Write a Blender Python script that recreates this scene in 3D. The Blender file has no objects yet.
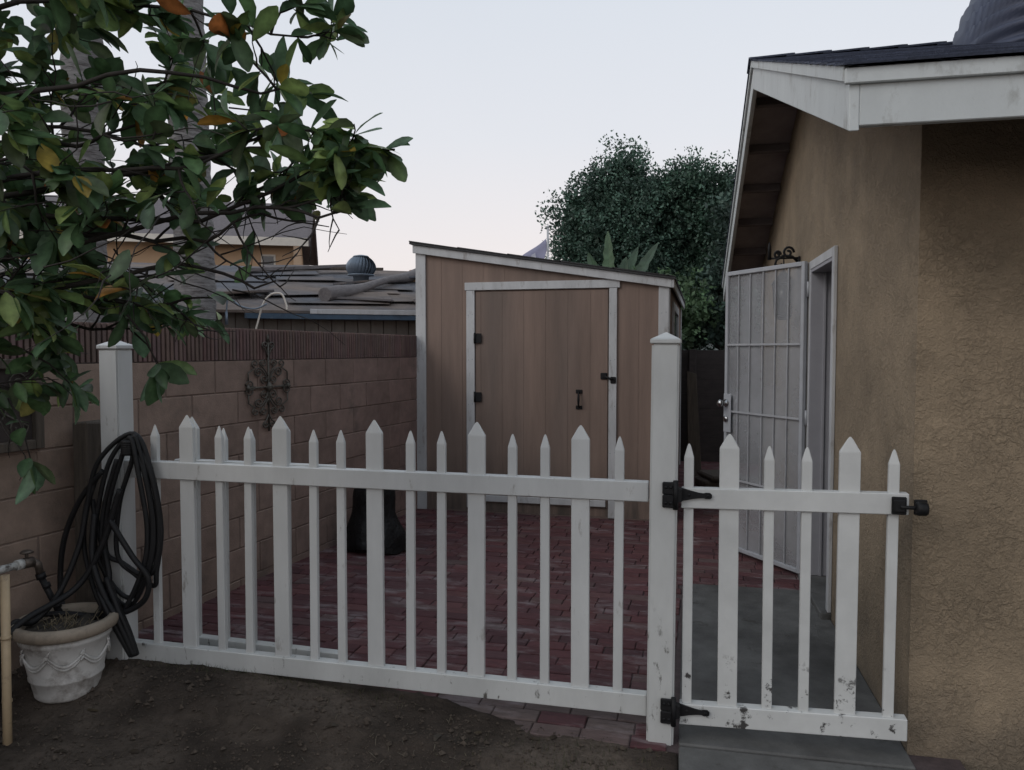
import bpy, bmesh, math, random
from mathutils import Vector, Matrix, noise, Euler
R = math.radians
PI = math.pi
random.seed(7)
C = bpy.data.collections.new("yard"); bpy.context.scene.collection.children.link(C)
sc = bpy.context.scene

# ------------------------------------------------------------------ helpers
class MB:
    def __init__(s): s.bm = bmesh.new(); s.col = None
    def _paint(s, faces, c):
        if c is None: return
        lay = s.bm.loops.layers.float_color.get('col') or s.bm.loops.layers.float_color.new('col')
        for f in faces:
            for l in f.loops: l[lay] = (c[0], c[1], c[2], 1)
    def box(s, x0, x1, y0, y1, z0, z1, bev=0, M=None, c=None, seg=1):
        r = bmesh.ops.create_cube(s.bm, size=1)
        vs = r['verts']
        for v in vs:
            v.co = Vector(((x0+x1)/2+v.co.x*(x1-x0), (y0+y1)/2+v.co.y*(y1-y0), (z0+z1)/2+v.co.z*(z1-z0)))
        fs = list({f for v in vs for f in v.link_faces})
        if bev > 0:
            es = list({e for v in vs for e in v.link_edges})
            rb = bmesh.ops.bevel(s.bm, geom=es, offset=bev, segments=seg, affect='EDGES')
            vs = list({v for f in rb['faces'] for v in f.verts} | {v for v in vs if v.is_valid})
            fs = list({f for v in vs for f in v.link_faces})
        if M is not None:
            for v in vs: v.co = M @ v.co
        s._paint(fs, c)
        return vs
    def poly(s, pts, axis, a, b, bev=0, M=None, c=None):
        """extrude a 2-D outline: axis 'y' -> pts are (x,z); 'x' -> (y,z); 'z' -> (x,y)"""
        def mk(p, t):
            if axis == 'y': return Vector((p[0], t, p[1]))
            if axis == 'x': return Vector((t, p[0], p[1]))
            return Vector((p[0], p[1], t))
        A = [s.bm.verts.new(mk(p, a)) for p in pts]; B = [s.bm.verts.new(mk(p, b)) for p in pts]
        n = len(pts); fs = []
        fs.append(s.bm.faces.new(A)); fs.append(s.bm.faces.new(list(reversed(B))))
        for i in range(n): fs.append(s.bm.faces.new((A[i], B[i], B[(i+1) % n], A[(i+1) % n])))
        bmesh.ops.recalc_face_normals(s.bm, faces=fs)
        vs = A+B
        if bev > 0:
            es = list({e for v in vs for e in v.link_edges})
            rb = bmesh.ops.bevel(s.bm, geom=es, offset=bev, segments=1, affect='EDGES')
            vs = list({v for f in rb['faces'] for v in f.verts} | {v for v in vs if v.is_valid})
            fs = list({f for v in vs for f in v.link_faces})
        if M is not None:
            for v in vs: v.co = M @ v.co
        s._paint(fs, c)
        return vs
    def tube(s, pts, r, n=8, cap=True, closed=False, c=None):
        pts = [Vector(p) for p in pts]; m = len(pts)
        if not isinstance(r, (list, tuple)): r = [r]*m
        rings = []; up = None
        for i, p in enumerate(pts):
            if closed: t = pts[(i+1) % m]-pts[i-1]
            else: t = pts[min(i+1, m-1)]-pts[max(i-1, 0)]
            if t.length < 1e-9: t = Vector((0, 0, 1))
            t.normalize()
            if up is None:
                up = Vector((0, 0, 1)) if abs(t.z) < .9 else Vector((1, 0, 0))
            u = (up-t*up.dot(t))
            if u.length < 1e-6: u = t.orthogonal()
            u.normalize(); w = t.cross(u); up = u
            rings.append([s.bm.verts.new(p+(u*math.cos(2*PI*k/n)+w*math.sin(2*PI*k/n))*r[i]) for k in range(n)])
        fs = []
        for i in range(m if closed else m-1):
            a, b = rings[i], rings[(i+1) % m]
            for k in range(n):
                f = s.bm.faces.new((a[k], a[(k+1) % n], b[(k+1) % n], b[k])); f.smooth = True; fs.append(f)
        if cap and not closed:
            fs.append(s.bm.faces.new(list(reversed(rings[0])))); fs.append(s.bm.faces.new(rings[-1]))
        s._paint(fs, c)
    def lathe(s, prof, n=40, M=None, c=None, wob=0):
        rings = []
        for r, z in prof:
            rings.append([s.bm.verts.new(((r*(1+wob*math.sin(3*k*2*PI/n+z*9)))*math.cos(2*PI*k/n), r*math.sin(2*PI*k/n), z)) for k in range(n)])
        fs = []
        for a, b in zip(rings, rings[1:]):
            for k in range(n):
                f = s.bm.faces.new((a[k], a[(k+1) % n], b[(k+1) % n], b[k])); f.smooth = True; fs.append(f)
        if prof[0][0] > 1e-4: fs.append(s.bm.faces.new(list(reversed(rings[0]))))
        if prof[-1][0] > 1e-4: fs.append(s.bm.faces.new(rings[-1]))
        if M is not None:
            for rg in rings:
                for v in rg: v.co = M @ v.co
        s._paint(fs, c)
    def build(s, name, m, parent=None, loc=None, rot=None):
        me = bpy.data.meshes.new(name); s.bm.to_mesh(me); s.bm.free()
        if m: me.materials.append(m)
        o = bpy.data.objects.new(name, me); C.objects.link(o)
        if parent: o.parent = parent
        if loc: o.location = loc
        if rot: o.rotation_euler = rot
        return o

def rawmesh(name, V, F, m, cols=None, parent=None, smooth=False):
    me = bpy.data.meshes.new(name); me.from_pydata(V, [], F); me.materials.append(m)
    if cols:
        ca = me.color_attributes.new('col', 'FLOAT_COLOR', 'CORNER')
        buf = []
        for f, c in zip(F, cols):
            if isinstance(c[0], tuple):
                for q in c: buf += [q[0], q[1], q[2], 1.0]
            else: buf += [c[0], c[1], c[2], 1.0]*len(f)
        ca.data.foreach_set('color', buf)
    if smooth: me.polygons.foreach_set('use_smooth', [True]*len(me.polygons))
    me.update()
    o = bpy.data.objects.new(name, me); C.objects.link(o)
    if parent: o.parent = parent
    return o
def thing(name, label, cat, loc=(0, 0, 0), rz=0, group=None):
    o = bpy.data.objects.new(name, None); C.objects.link(o); o.empty_display_size = .2
    o.location = loc; o.rotation_euler = (0, 0, rz)
    return tag(o, label, cat, group)
def tag(o, label, cat, group=None):
    o['label'] = label; o['category'] = cat
    if group: o['group'] = group
    return o
def struct(o): o['kind'] = 'structure'; return o
def dup(o, parent, **k):
    c = o.copy(); C.objects.link(c); c.parent = parent
    for a, v in k.items(): setattr(c, a, v)
    for ch in o.children: dup(ch, c)
    return c

# ------------------------------------------------------------------ materials
def mat(name, base, rough=.6, var=.12, scale=6, stretch=(1, 1, 1), bump=0, bscale=40, second=None, s2=2.0, s2lim=(.45, .65),
        metal=0, vcol=False, dirt=None, dirtz=None, dirtlim=(.56, .62), dscale=12, bdist=.01, spec=.5, rand=0, sub=0):
    m = bpy.data.materials.new(name); m.use_nodes = True
    nt = m.node_tree; N = nt.nodes; L = nt.links; N.clear()
    out = N.new('ShaderNodeOutputMaterial'); b = N.new('ShaderNodeBsdfPrincipled'); L.new(b.outputs[0], out.inputs[0])
    tc = N.new('ShaderNodeTexCoord'); mp = N.new('ShaderNodeMapping'); L.new(tc.outputs['Object'], mp.inputs[0])
    oi = N.new('ShaderNodeObjectInfo')
    cx = N.new('ShaderNodeVectorMath'); cx.operation = 'SCALE'; cx.inputs[0].default_value = (7.3, 3.1, 5.7)
    L.new(oi.outputs['Random'], cx.inputs['Scale']); L.new(cx.outputs[0], mp.inputs['Location'])
    mp.inputs['Scale'].default_value = stretch
    n1 = N.new('ShaderNodeTexNoise'); n1.inputs['Scale'].default_value = scale; n1.inputs['Detail'].default_value = 8; n1.inputs['Roughness'].default_value = .65
    L.new(mp.outputs[0], n1.inputs['Vector'])
    # value variation
    mr = N.new('ShaderNodeMapRange'); mr.inputs[1].default_value = .25; mr.inputs[2].default_value = .75
    mr.inputs[3].default_value = 1-var*1.6; mr.inputs[4].default_value = 1+var*1.4
    L.new(n1.outputs['Fac'], mr.inputs[0])
    if vcol:
        cc = N.new('ShaderNodeVertexColor'); cc.layer_name = 'col'; src = cc.outputs[0]
    else:
        rg = N.new('ShaderNodeRGB'); rg.outputs[0].default_value = (*base, 1); src = rg.outputs[0]
    if second:
        n2 = N.new('ShaderNodeTexNoise'); n2.inputs['Scale'].default_value = s2; n2.inputs['Detail'].default_value = 6
        L.new(mp.outputs[0], n2.inputs['Vector'])
        m2 = N.new('ShaderNodeMapRange'); m2.inputs[1].default_value = s2lim[0]; m2.inputs[2].default_value = s2lim[1]
        L.new(n2.outputs['Fac'], m2.inputs[0])
        mx = N.new('ShaderNodeMixRGB'); L.new(m2.outputs[0], mx.inputs[0]); L.new(src, mx.inputs[1]); mx.inputs[2].default_value = (*second, 1); src = mx.outputs[0]
    mu = N.new('ShaderNodeVectorMath'); mu.operation = 'SCALE'; L.new(src, mu.inputs[0]); L.new(mr.outputs[0], mu.inputs['Scale']); src = mu.outputs[0]
    if rand:
        rr = N.new('ShaderNodeMapRange'); rr.inputs[3].default_value = 1-rand; rr.inputs[4].default_value = 1+rand
        L.new(oi.outputs['Random'], rr.inputs[0])
        m4 = N.new('ShaderNodeVectorMath'); m4.operation = 'SCALE'; L.new(src, m4.inputs[0]); L.new(rr.outputs[0], m4.inputs['Scale']); src = m4.outputs[0]
    if dirt:
        n3 = N.new('ShaderNodeTexNoise'); n3.inputs['Scale'].default_value = dscale; n3.inputs['Detail'].default_value = 7; n3.inputs['Roughness'].default_value = .7
        L.new(mp.outputs[0], n3.inputs['Vector'])
        m3 = N.new('ShaderNodeMapRange'); m3.inputs[1].default_value = dirtlim[0]; m3.inputs[2].default_value = dirtlim[1]
        L.new(n3.outputs['Fac'], m3.inputs[0]); fac = m3.outputs[0]
        if dirtz:
            sx = N.new('ShaderNodeSeparateXYZ'); L.new(tc.outputs['Object'], sx.inputs[0])
            mz = N.new('ShaderNodeMapRange'); mz.inputs[1].default_value = dirtz[0]; mz.inputs[2].default_value = dirtz[1]
            mz.inputs[3].default_value = 1; mz.inputs[4].default_value = 0
            L.new(sx.outputs[2], mz.inputs[0])
            mm = N.new('ShaderNodeMath'); mm.operation = 'MULTIPLY'; L.new(fac, mm.inputs[0]); L.new(mz.outputs[0], mm.inputs[1]); fac = mm.outputs[0]
        mx = N.new('ShaderNodeMixRGB'); L.new(fac, mx.inputs[0]); L.new(src, mx.inputs[1]); mx.inputs[2].default_value = (*dirt, 1); src = mx.outputs[0]
    L.new(src, b.inputs['Base Color'])
    b.inputs['Metallic'].default_value = metal
    b.inputs['Specular IOR Level'].default_value = spec
    mrr = N.new('ShaderNodeMapRange'); mrr.inputs[3].default_value = max(0, rough-.12); mrr.inputs[4].default_value = min(1, rough+.12)
    L.new(n1.outputs['Fac'], mrr.inputs[0]); L.new(mrr.outputs[0], b.inputs['Roughness'])
    if bump:
        nb = N.new('ShaderNodeTexNoise'); nb.inputs['Scale'].default_value = bscale; nb.inputs['Detail'].default_value = 6; nb.inputs['Roughness'].default_value = .6
        L.new(mp.outputs[0], nb.inputs['Vector'])
        bp = N.new('ShaderNodeBump'); bp.inputs['Strength'].default_value = bump; bp.inputs['Distance'].default_value = bdist
        L.new(nb.outputs['Fac'], bp.inputs['Height']); L.new(bp.outputs[0], b.inputs['Normal'])
    return m

def stucco(name, base):
    m = mat(name, base, .9, .16, 3.0, bump=0, second=tuple(c*.72 for c in base), s2=1.1, s2lim=(.4, .75))
    nt = m.node_tree; N = nt.nodes; L = nt.links
    b = [n for n in N if n.type == 'BSDF_PRINCIPLED'][0]
    tc = N.new('ShaderNodeTexCoord')
    wa = N.new('ShaderNodeTexNoise'); wa.inputs['Scale'].default_value = 24; wa.inputs['Detail'].default_value = 2
    L.new(tc.outputs['Object'], wa.inputs['Vector'])
    ad = N.new('ShaderNodeVectorMath'); ad.operation = 'MULTIPLY_ADD'; ad.inputs[1].default_value = (.035, .035, .035)
    L.new(wa.outputs['Color'], ad.inputs[0]); L.new(tc.outputs['Object'], ad.inputs[2])
    v = N.new('ShaderNodeTexNoise'); v.inputs['Scale'].default_value = 40; v.inputs['Detail'].default_value = 5; v.inputs['Roughness'].default_value = .65; v.inputs['Distortion'].default_value = .4
    L.new(ad.outputs[0], v.inputs['Vector'])
    # raised knocked-down lumps over a sandy ground
    rm = N.new('ShaderNodeMapRange'); rm.interpolation_type = 'SMOOTHSTEP'; rm.inputs[1].default_value = .42; rm.inputs[2].default_value = .64
    L.new(v.outputs['Fac'], rm.inputs[0])
    fine = N.new('ShaderNodeTexNoise'); fine.inputs['Scale'].default_value = 120; fine.inputs['Detail'].default_value = 4
    L.new(tc.outputs['Object'], fine.inputs['Vector'])
    ma = N.new('ShaderNodeMath'); ma.operation = 'MULTIPLY_ADD'; ma.inputs[1].default_value = .6
    lf_ = N.new('ShaderNodeTexNoise'); lf_.inputs['Scale'].default_value = 4.5; lf_.inputs['Detail'].default_value = 3
    L.new(tc.outputs['Object'], lf_.inputs['Vector'])
    lr_ = N.new('ShaderNodeMapRange'); lr_.inputs[1].default_value = .35; lr_.inputs[2].default_value = .65; lr_.inputs[3].default_value = .25; lr_.inputs[4].default_value = 1.0
    L.new(lf_.outputs['Fac'], lr_.inputs[0])
    m_ = N.new('ShaderNodeMath'); m_.operation = 'MULTIPLY'; L.new(rm.outputs[0], m_.inputs[0]); L.new(lr_.outputs[0], m_.inputs[1])
    ma.inputs[1].default_value = 1.0
    L.new(fine.outputs['Fac'], ma.inputs[0]); L.new(m_.outputs[0], ma.inputs[2])
    bp = N.new('ShaderNodeBump'); bp.inputs['Strength'].default_value = .8; bp.inputs['Distance'].default_value = .008
    L.new(ma.outputs[0], bp.inputs['Height']); L.new(bp.outputs[0], b.inputs['Normal'])
    # lumps a touch paler than the grit between them
    src = b.inputs['Base Color'].links[0].from_socket
    mr = N.new('ShaderNodeMapRange'); mr.inputs[3].default_value = .93; mr.inputs[4].default_value = 1.04; L.new(rm.outputs[0], mr.inputs[0])
    sc_ = N.new('ShaderNodeVectorMath'); sc_.operation = 'SCALE'; L.new(src, sc_.inputs[0]); L.new(mr.outputs[0], sc_.inputs['Scale'])
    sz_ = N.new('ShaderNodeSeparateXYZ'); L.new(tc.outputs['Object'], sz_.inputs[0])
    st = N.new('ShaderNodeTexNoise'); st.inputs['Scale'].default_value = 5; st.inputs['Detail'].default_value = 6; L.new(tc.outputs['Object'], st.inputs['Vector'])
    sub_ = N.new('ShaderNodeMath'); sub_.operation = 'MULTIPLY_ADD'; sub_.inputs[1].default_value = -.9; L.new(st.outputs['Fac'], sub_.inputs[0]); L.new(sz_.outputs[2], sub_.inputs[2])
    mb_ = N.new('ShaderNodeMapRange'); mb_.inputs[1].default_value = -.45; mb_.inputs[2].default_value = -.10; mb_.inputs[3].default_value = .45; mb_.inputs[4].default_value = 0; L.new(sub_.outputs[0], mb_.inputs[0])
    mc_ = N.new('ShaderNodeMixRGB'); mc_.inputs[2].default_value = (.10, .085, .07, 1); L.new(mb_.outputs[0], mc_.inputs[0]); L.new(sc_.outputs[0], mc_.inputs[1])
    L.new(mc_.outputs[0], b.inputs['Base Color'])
    return m

def leafmat(name, rough=.45, trans=.3, vn=3.0):
    m = bpy.data.materials.new(name); m.use_nodes = True
    nt = m.node_tree; N = nt.nodes; L = nt.links; N.clear()
    out = N.new('ShaderNodeOutputMaterial'); b = N.new('ShaderNodeBsdfPrincipled'); t = N.new('ShaderNodeBsdfTranslucent'); mx = N.new('ShaderNodeMixShader')
    cc = N.new('ShaderNodeVertexColor'); cc.layer_name = 'col'
    tc = N.new('ShaderNodeTexCoord'); n1 = N.new('ShaderNodeTexNoise'); n1.inputs['Scale'].default_value = vn*10; n1.inputs['Detail'].default_value = 5
    L.new(tc.outputs['Object'], n1.inputs['Vector'])
    mr = N.new('ShaderNodeMapRange'); mr.inputs[1].default_value = .3; mr.inputs[2].default_value = .7; mr.inputs[3].default_value = .7; mr.inputs[4].default_value = 1.3; L.new(n1.outputs['Fac'], mr.inputs[0])
    mu = N.new('ShaderNodeVectorMath'); mu.operation = 'SCALE'; L.new(cc.outputs[0], mu.inputs[0]); L.new(mr.outputs[0], mu.inputs['Scale'])
    L.new(mu.outputs[0], b.inputs['Base Color']); L.new(mu.outputs[0], t.inputs['Color'])
    b.inputs['Roughness'].default_value = rough
    mx.inputs[0].default_value = trans
    L.new(b.outputs[0], mx.inputs[1]); L.new(t.outputs[0], mx.inputs[2]); L.new(mx.outputs[0], out.inputs[0])
    return m

M = {}
M['vinyl'] = mat('white_vinyl', (.53, .54, .535), .42, .08, 5, (1, 1, .3), dirt=(.22, .2, .18), dirtlim=(.61, .72), dscale=17, bump=.08, bscale=60, rand=.04)
M['vinyl_old'] = mat('weathered_white_vinyl', (.50, .51, .50), .45, .1, 5, (1, 1, .4), dirt=(.1, .095, .085), dirtlim=(.60, .68), dscale=26, dirtz=(.35, .6), rand=.04)
M['vinyl_scuff'] = mat('scuffed_white_vinyl', (.53, .54, .53), .45, .08, 5, (1, 1, 1), dirt=(.05, .047, .045), dirtlim=(.575, .62), dscale=13, dirtz=(.13, .24))
M['iron'] = mat('black_iron', (.007, .007, .008), .6, .3, 30, metal=0, spec=.3, bump=.1, bscale=90)
M['dirt'] = mat('bare_soil', (.047, .037, .030), .95, .35, 5, bump=.7, bscale=32, bdist=.03, second=(.10, .080, .065), s2=1.7, s2lim=(.46, .62), spec=.15)
M['clod'] = mat('soil_crumbs', (.075, .06, .048), .95, .4, 40, spec=.15, bump=.4, bscale=80)
M['brick'] = mat('patio_brick', (1, 1, 1), .8, .22, 30, vcol=True, bump=.35, bscale=70, dirt=(.24, .20, .205), dirtlim=(.53, .74), dscale=7, stretch=(.45, 1.3, 1), spec=.3)
M['joint'] = mat('joint_sand', (.07, .05, .05), .95, .3, 30, bump=.4, bscale=120)
M['concrete'] = mat('worn_concrete', (.11, .11, .107), .88, .3, 5, bump=.35, bscale=90, second=(.065, .064, .062), s2=1.9, s2lim=(.42, .62), dirt=(.04, .036, .03), dirtlim=(.6, .7), dscale=6)
M['block'] = mat('wall_block', (1, 1, 1), .92, .16, 9, vcol=True, bump=.35, bscale=120, dirt=(.12, .1, .09), dirtlim=(.58, .75), dscale=1.8, spec=.2)
M['mortar'] = mat('mortar', (.22, .17, .145), .95, .2, 20, bump=.4, bscale=100, spec=.2)
M['siding'] = mat('grooved_siding', (.205, .146, .118), .75, .18, 6, (1, 1, .10), bump=.2, bscale=60, dirt=(.075, .06, .05), dirtlim=(.38, .62), dirtz=(.08, .6), dscale=7, second=(.155, .118, .10), s2=1.6, rand=.03)
M['siding_dark'] = mat('dark_brown_siding', (.13, .095, .082), .85, .1, 10)  # plain darker brown for the shed skid and the neighbour building's core
M['trim'] = mat('white_trim', (.46, .47, .48), .55, .14, 6, (1, 1, .3), dirt=(.24, .22, .21), dirtlim=(.56, .72), dscale=14)
M['fascia'] = mat('painted_fascia', (.52, .55, .55), .6, .08, 4, dirt=(.26, .26, .24), dirtlim=(.55, .72), dscale=7, stretch=(1, 1, .5), bump=.25, bscale=25)
M['roofing'] = mat('dark_roofing', (.05, .05, .052), .9, .3, 40, bump=.4, bscale=120)
M['shingle'] = mat('asphalt_shingle', (1, 1, 1), .85, .25, 60, vcol=True, bump=.5, bscale=200, spec=.3)
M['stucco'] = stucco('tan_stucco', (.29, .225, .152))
M['soffit'] = mat('soffit_board', (.30, .265, .265), .85, .2, 5, bump=.2, bscale=30)
M['rafter'] = mat('rafter_wood', (.14, .12, .12), .85, .2, 5)
M['doorpaint'] = mat('door_paint', (.3, .3, .325), .5, .07, 6)
M['steel'] = mat('white_steel', (.36, .375, .4), .4, .08, 8, metal=0)
M['bar'] = mat('dull_steel_bar', (.36, .37, .39), .5, .1, 8)
M['chrome'] = mat('worn_chrome', (.4, .4, .4), .25, .15, 20, metal=1)
M['hose'] = mat('black_rubber', (.008, .008, .009), .6, .3, 25, spec=.35, dirt=(.03, .026, .024), dirtlim=(.6, .8), dscale=10)
M['pot'] = mat('white_plastic_pot', (.52, .51, .49), .6, .12, 6, dirt=(.13, .105, .085), dirtlim=(.5, .72), dscale=7, bump=.1, bscale=40)
M['potrim'] = mat('stained_pot_rim', (.27, .225, .175), .65, .15, 6, dirt=(.12, .1, .08), dirtlim=(.5, .75), dscale=7)
M['pvc'] = mat('beige_pipe', (.42, .32, .2), .5, .12, 8, dirt=(.15, .11, .08), dirtlim=(.58, .75))
M['pvcw'] = mat('dirty_white_pipe', (.5, .5, .48), .5, .2, 20, dirt=(.1, .09, .08), dirtlim=(.5, .62), dscale=20)
M['brass'] = mat('tarnished_valve', (.12, .10, .085), .5, .35, 40, metal=.6, bump=.3, bscale=60)
M['oldwood'] = mat('weathered_wood', (.085, .070, .056), .95, .3, 8, (6, 6, .6), bump=.6, bscale=30)
M['greywood'] = mat('grey_lumber', (.17, .155, .155), .9, .25, 8, (1, 4, 4), bump=.4, bscale=30)
M['ironwork'] = mat('bronzed_ironwork', (.10, .092, .078), .55, .4, 50, metal=.4, bump=.4, bscale=100)
M['blackbag'] = mat('black_plastic_sheet', (.008, .008, .009), .5, .3, 8, bump=.5, bscale=9, bdist=.05, spec=.3)
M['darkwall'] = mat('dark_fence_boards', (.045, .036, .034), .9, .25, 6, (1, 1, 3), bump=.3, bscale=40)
M['soil'] = mat('potting_soil', (.05, .042, .034), .95, .4, 30, bump=.8, bscale=60)
M['dry'] = mat('dry_stems', (.16, .13, .085), .9, .3, 20)
M['barn'] = mat('neighbor_siding', (.16, .145, .13), .85, .2, 6, (1, 1, .3), bump=.2, bscale=40)
M['roofboard'] = mat('stained_roofing', (.085, .09, .105), .9, .3, 4, bump=.4, bscale=40, second=(.15, .118, .10), s2=.9, s2lim=(.42, .62))
M['bluetrim'] = mat('blue_painted_edge', (.045, .08, .125), .7, .25, 10, dirt=(.2, .2, .22), dirtlim=(.6, .7))
M['galv'] = mat('galvanized_metal', (.17, .21, .26), .5, .15, 10, metal=.4)
M['hood'] = mat('weathered_hood_metal', (.052, .062, .098), .6, .15, 6, metal=.2)
M['tanwall'] = mat('warm_tan_wall', (.52, .35, .22), .9, .06, 2)
M['cream'] = mat('cream_trim', (.6, .56, .5), .7, .08, 4)
M['houseroof'] = mat('faded_shingles', (.13, .115, .12), .9, .25, 12, (1, 1, 5), bump=.2)
M['glass'] = mat('window_glass', (.03, .035, .04), .1, .1, 3, spec=.8)
M['palm'] = mat('palm_bark', (.20, .195, .195), .95, .35, 7, (1, 1, 6), bump=.6, bscale=25, bdist=.02, dirt=(.07, .06, .058), dirtlim=(.5, .64), dscale=5)
M['bark'] = mat('twig_bark', (.028, .023, .02), .9, .3, 20, bump=.3, bscale=60)
M['bark2'] = mat('tree_bark', (.10, .085, .075), .95, .3, 8, (1, 1, .3), bump=.5, bscale=20)
M['leaf'] = leafmat('broad_leaf', .46, .38, 4)
M['leaf_far'] = leafmat('tree_leaf', .55, .25, .3)
M['banana'] = leafmat('banana_leaf', .4, .35, .8)
M['flag'] = mat('faded_flag_cloth', (.30, .30, .42), .8, .1, 5)
M['flagw'] = mat('flag_white_marks', (.6, .6, .68), .8, .1, 5)
M['pale'] = mat('pale_far_wall', (.3, .36, .36), .9, .06, 2)
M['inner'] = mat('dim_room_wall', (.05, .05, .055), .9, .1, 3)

def screenmat():
    m = bpy.data.materials.new('perforated_screen'); m.use_nodes = True
    nt = m.node_tree; N = nt.nodes; L = nt.links; N.clear()
    out = N.new('ShaderNodeOutputMaterial'); b = N.new('ShaderNodeBsdfPrincipled'); t = N.new('ShaderNodeBsdfTransparent'); mx = N.new('ShaderNodeMixShader')
    tc = N.new('ShaderNodeTexCoord'); n = N.new('ShaderNodeTexNoise'); n.inputs['Scale'].default_value = 2.3; n.inputs['Detail'].default_value = 5
    L.new(tc.outputs['Object'], n.inputs['Vector'])
    r = N.new('ShaderNodeMapRange'); r.inputs[1].default_value = .35; r.inputs[2].default_value = .7; r.inputs[3].default_value = .30; r.inputs[4].default_value = .62
    L.new(n.outputs['Fac'], r.inputs[0]); L.new(r.outputs[0], mx.inputs[0])
    b.inputs['Base Color'].default_value = (.40, .41, .43, 1); b.inputs['Roughness'].default_value = .6
    L.new(t.outputs[0], mx.inputs[1]); L.new(b.outputs[0], mx.inputs[2]); L.new(mx.outputs[0], out.inputs[0])
    return m
M['screen'] = screenmat()

def sstep(a, b, x):
    t = min(1, max(0, (x-a)/(b-a))); return t*t*(3-2*t)

# ------------------------------------------------------------------ ground
HA = R(2)                                   # the house stands two degrees off the fence line
def Hw(x, y, z=0):
    return Vector((x*math.cos(HA)-y*math.sin(HA), x*math.sin(HA)+y*math.cos(HA), z))
def hground(x, y):
    base = .016*noise.noise(Vector((x*1.3, y*1.6, 0)))+.014*noise.noise(Vector((x*4, y*5, 3)))+.009*abs(noise.noise(Vector((x*11, y*13, 5))))+.006*noise.noise(Vector((x*26, y*26, 5)))+.004*noise.noise(Vector((x*52, y*52, 5)))
    near = sstep(6, 3.5, abs(y-2))
    h = base*1.3*near
    left = sstep(-.75, -2.1, x)
    edge = sstep(2.5, 3.0, y)
    h += .075*left*edge
    # a low ridge of trodden soil parallel to the fence
    h += .022*math.exp(-((y-(2.72+.12*x*-.25))/.07)**2)*sstep(-.3, -.8, x)*sstep(-2.4, -1.9, x)
    # slope down in front of the bricks and the walkway
    h += .022*sstep(2.5, 2.9, y)-.012*sstep(2.6, 2.2, y)
    ed = 2.935+.17*sstep(-.25, -1.35, x)+.02*noise.noise(Vector((x*6, 1, 0)))
    k = sstep(ed, ed+.075, y)
    h = h*(1-k)-.06*k
    if x > -.09: h -= .06*sstep(-.09, -.05, x)
    return h
def axis(fine0, fine1, st, far):
    a = []; v = fine0
    while v <= fine1: a.append(v); v += st
    g = .3; v = fine1
    while v < far: v += g; a.append(v); g *= 1.5
    g = .3; v = fine0; lo = []
    while v > -far: v -= g; lo.append(v); g *= 1.5
    return sorted(lo)+a
xs = axis(-3.3, 1.0, .022, 400); ys = axis(1.4, 3.3, .02, 400)
V = [(x, y, hground(x, y) if -4 < x < 2 and 0 < y < 5 else -.06) for y in ys for x in xs]
nx = len(xs)
F = [(j*nx+i, j*nx+i+1, (j+1)*nx+i+1, (j+1)*nx+i) for j in range(len(ys)-1) for i in range(nx-1)]
struct(rawmesh('ground', V, F, M['dirt'], smooth=True))

# crumbs of soil, straw and leaf litter: nobody could count them
V = []; F = []; cl = []
for i in range(10000):
    x = random.uniform(-3.05, -.12); y = random.uniform(1.75, 3.0)
    if y > 2.93+.17*sstep(-.25, -1.35, x)+random.gauss(0, .03): continue
    s = random.choice((.003, .004, .006, .009 if random.random() < .5 else .004, .016 if random.random() < .12 else .004))
    z = max(hground(x, y), .018 if y > 2.95 else -1)
    b = len(V)
    for d in ((1, 0, 0), (0, 1, 0), (-1, 0, 0), (0, -1, 0), (0, 0, 1), (0, 0, -.6)):
        V.append((x+d[0]*s*random.uniform(.5, 1.3), y+d[1]*s*random.uniform(.5, 1.3), z+s*.3+d[2]*s*random.uniform(.4, 1)))
    for a in ((0, 1, 4), (1, 2, 4), (2, 3, 4), (3, 0, 4), (1, 0, 5), (2, 1, 5), (3, 2, 5), (0, 3, 5)): F.append(tuple(b+k for k in a))
o = rawmesh('soil_crumbs', V, F, M['clod']); o['kind'] = 'stuff'; o['label'] = 'loose crumbs of dark soil on the bare ground'; o['category'] = 'soil'
V = []; F = []; cl = []
def sliver(x, y, ln, w, a, c, lift=.004):
    dx, dy = math.cos(a), math.sin(a); b = len(V); px_, py_ = -dy*w, dx*w
    k = random.uniform(-.3, .3)*ln
    for t in (0, .5, 1):
        qx = x+dx*ln*t+px_/w*k*t*(1-t)*2; qy = y+dy*ln*t+py_/w*k*t*(1-t)*2
        z = hground(qx, qy)+lift+.004*math.sin(t*PI)
        ww = (.6, 1, .35)[int(t*2)]
        V.append((qx+px_*ww, qy+py_*ww, z)); V.append((qx-px_*ww, qy-py_*ww, z))
    F.append((b, b+1, b+3, b+2)); F.append((b+2, b+3, b+5, b+4)); cl.extend([c, c])
for i in range(420):
    x = random.uniform(-2.9, -.15); y = random.uniform(1.8, 3.0)
    if x > -.95 and y > 2.88: continue
    sliver(x, y, random.uniform(.01, .05), random.uniform(.0007, .0016), random.uniform(0, 6.3), random.choice([(.13, .11, .08), (.2, .17, .12), (.08, .06, .04)]))
for i in range(26):
    x = random.uniform(-2.9, -.3); y = random.uniform(1.9, 2.95)
    sliver(x, y, random.uniform(.03, .06), random.uniform(.008, .014), random.uniform(0, 6.3), random.choice([(.06, .045, .03), (.05, .038, .028), (.08, .06, .035)]))
o = rawmesh('ground_litter', V, F, M['leaf'], cl); o['kind'] = 'stuff'; o['label'] = 'dry straw and fallen leaf bits scattered on the soil'; o['category'] = 'litter'
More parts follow.
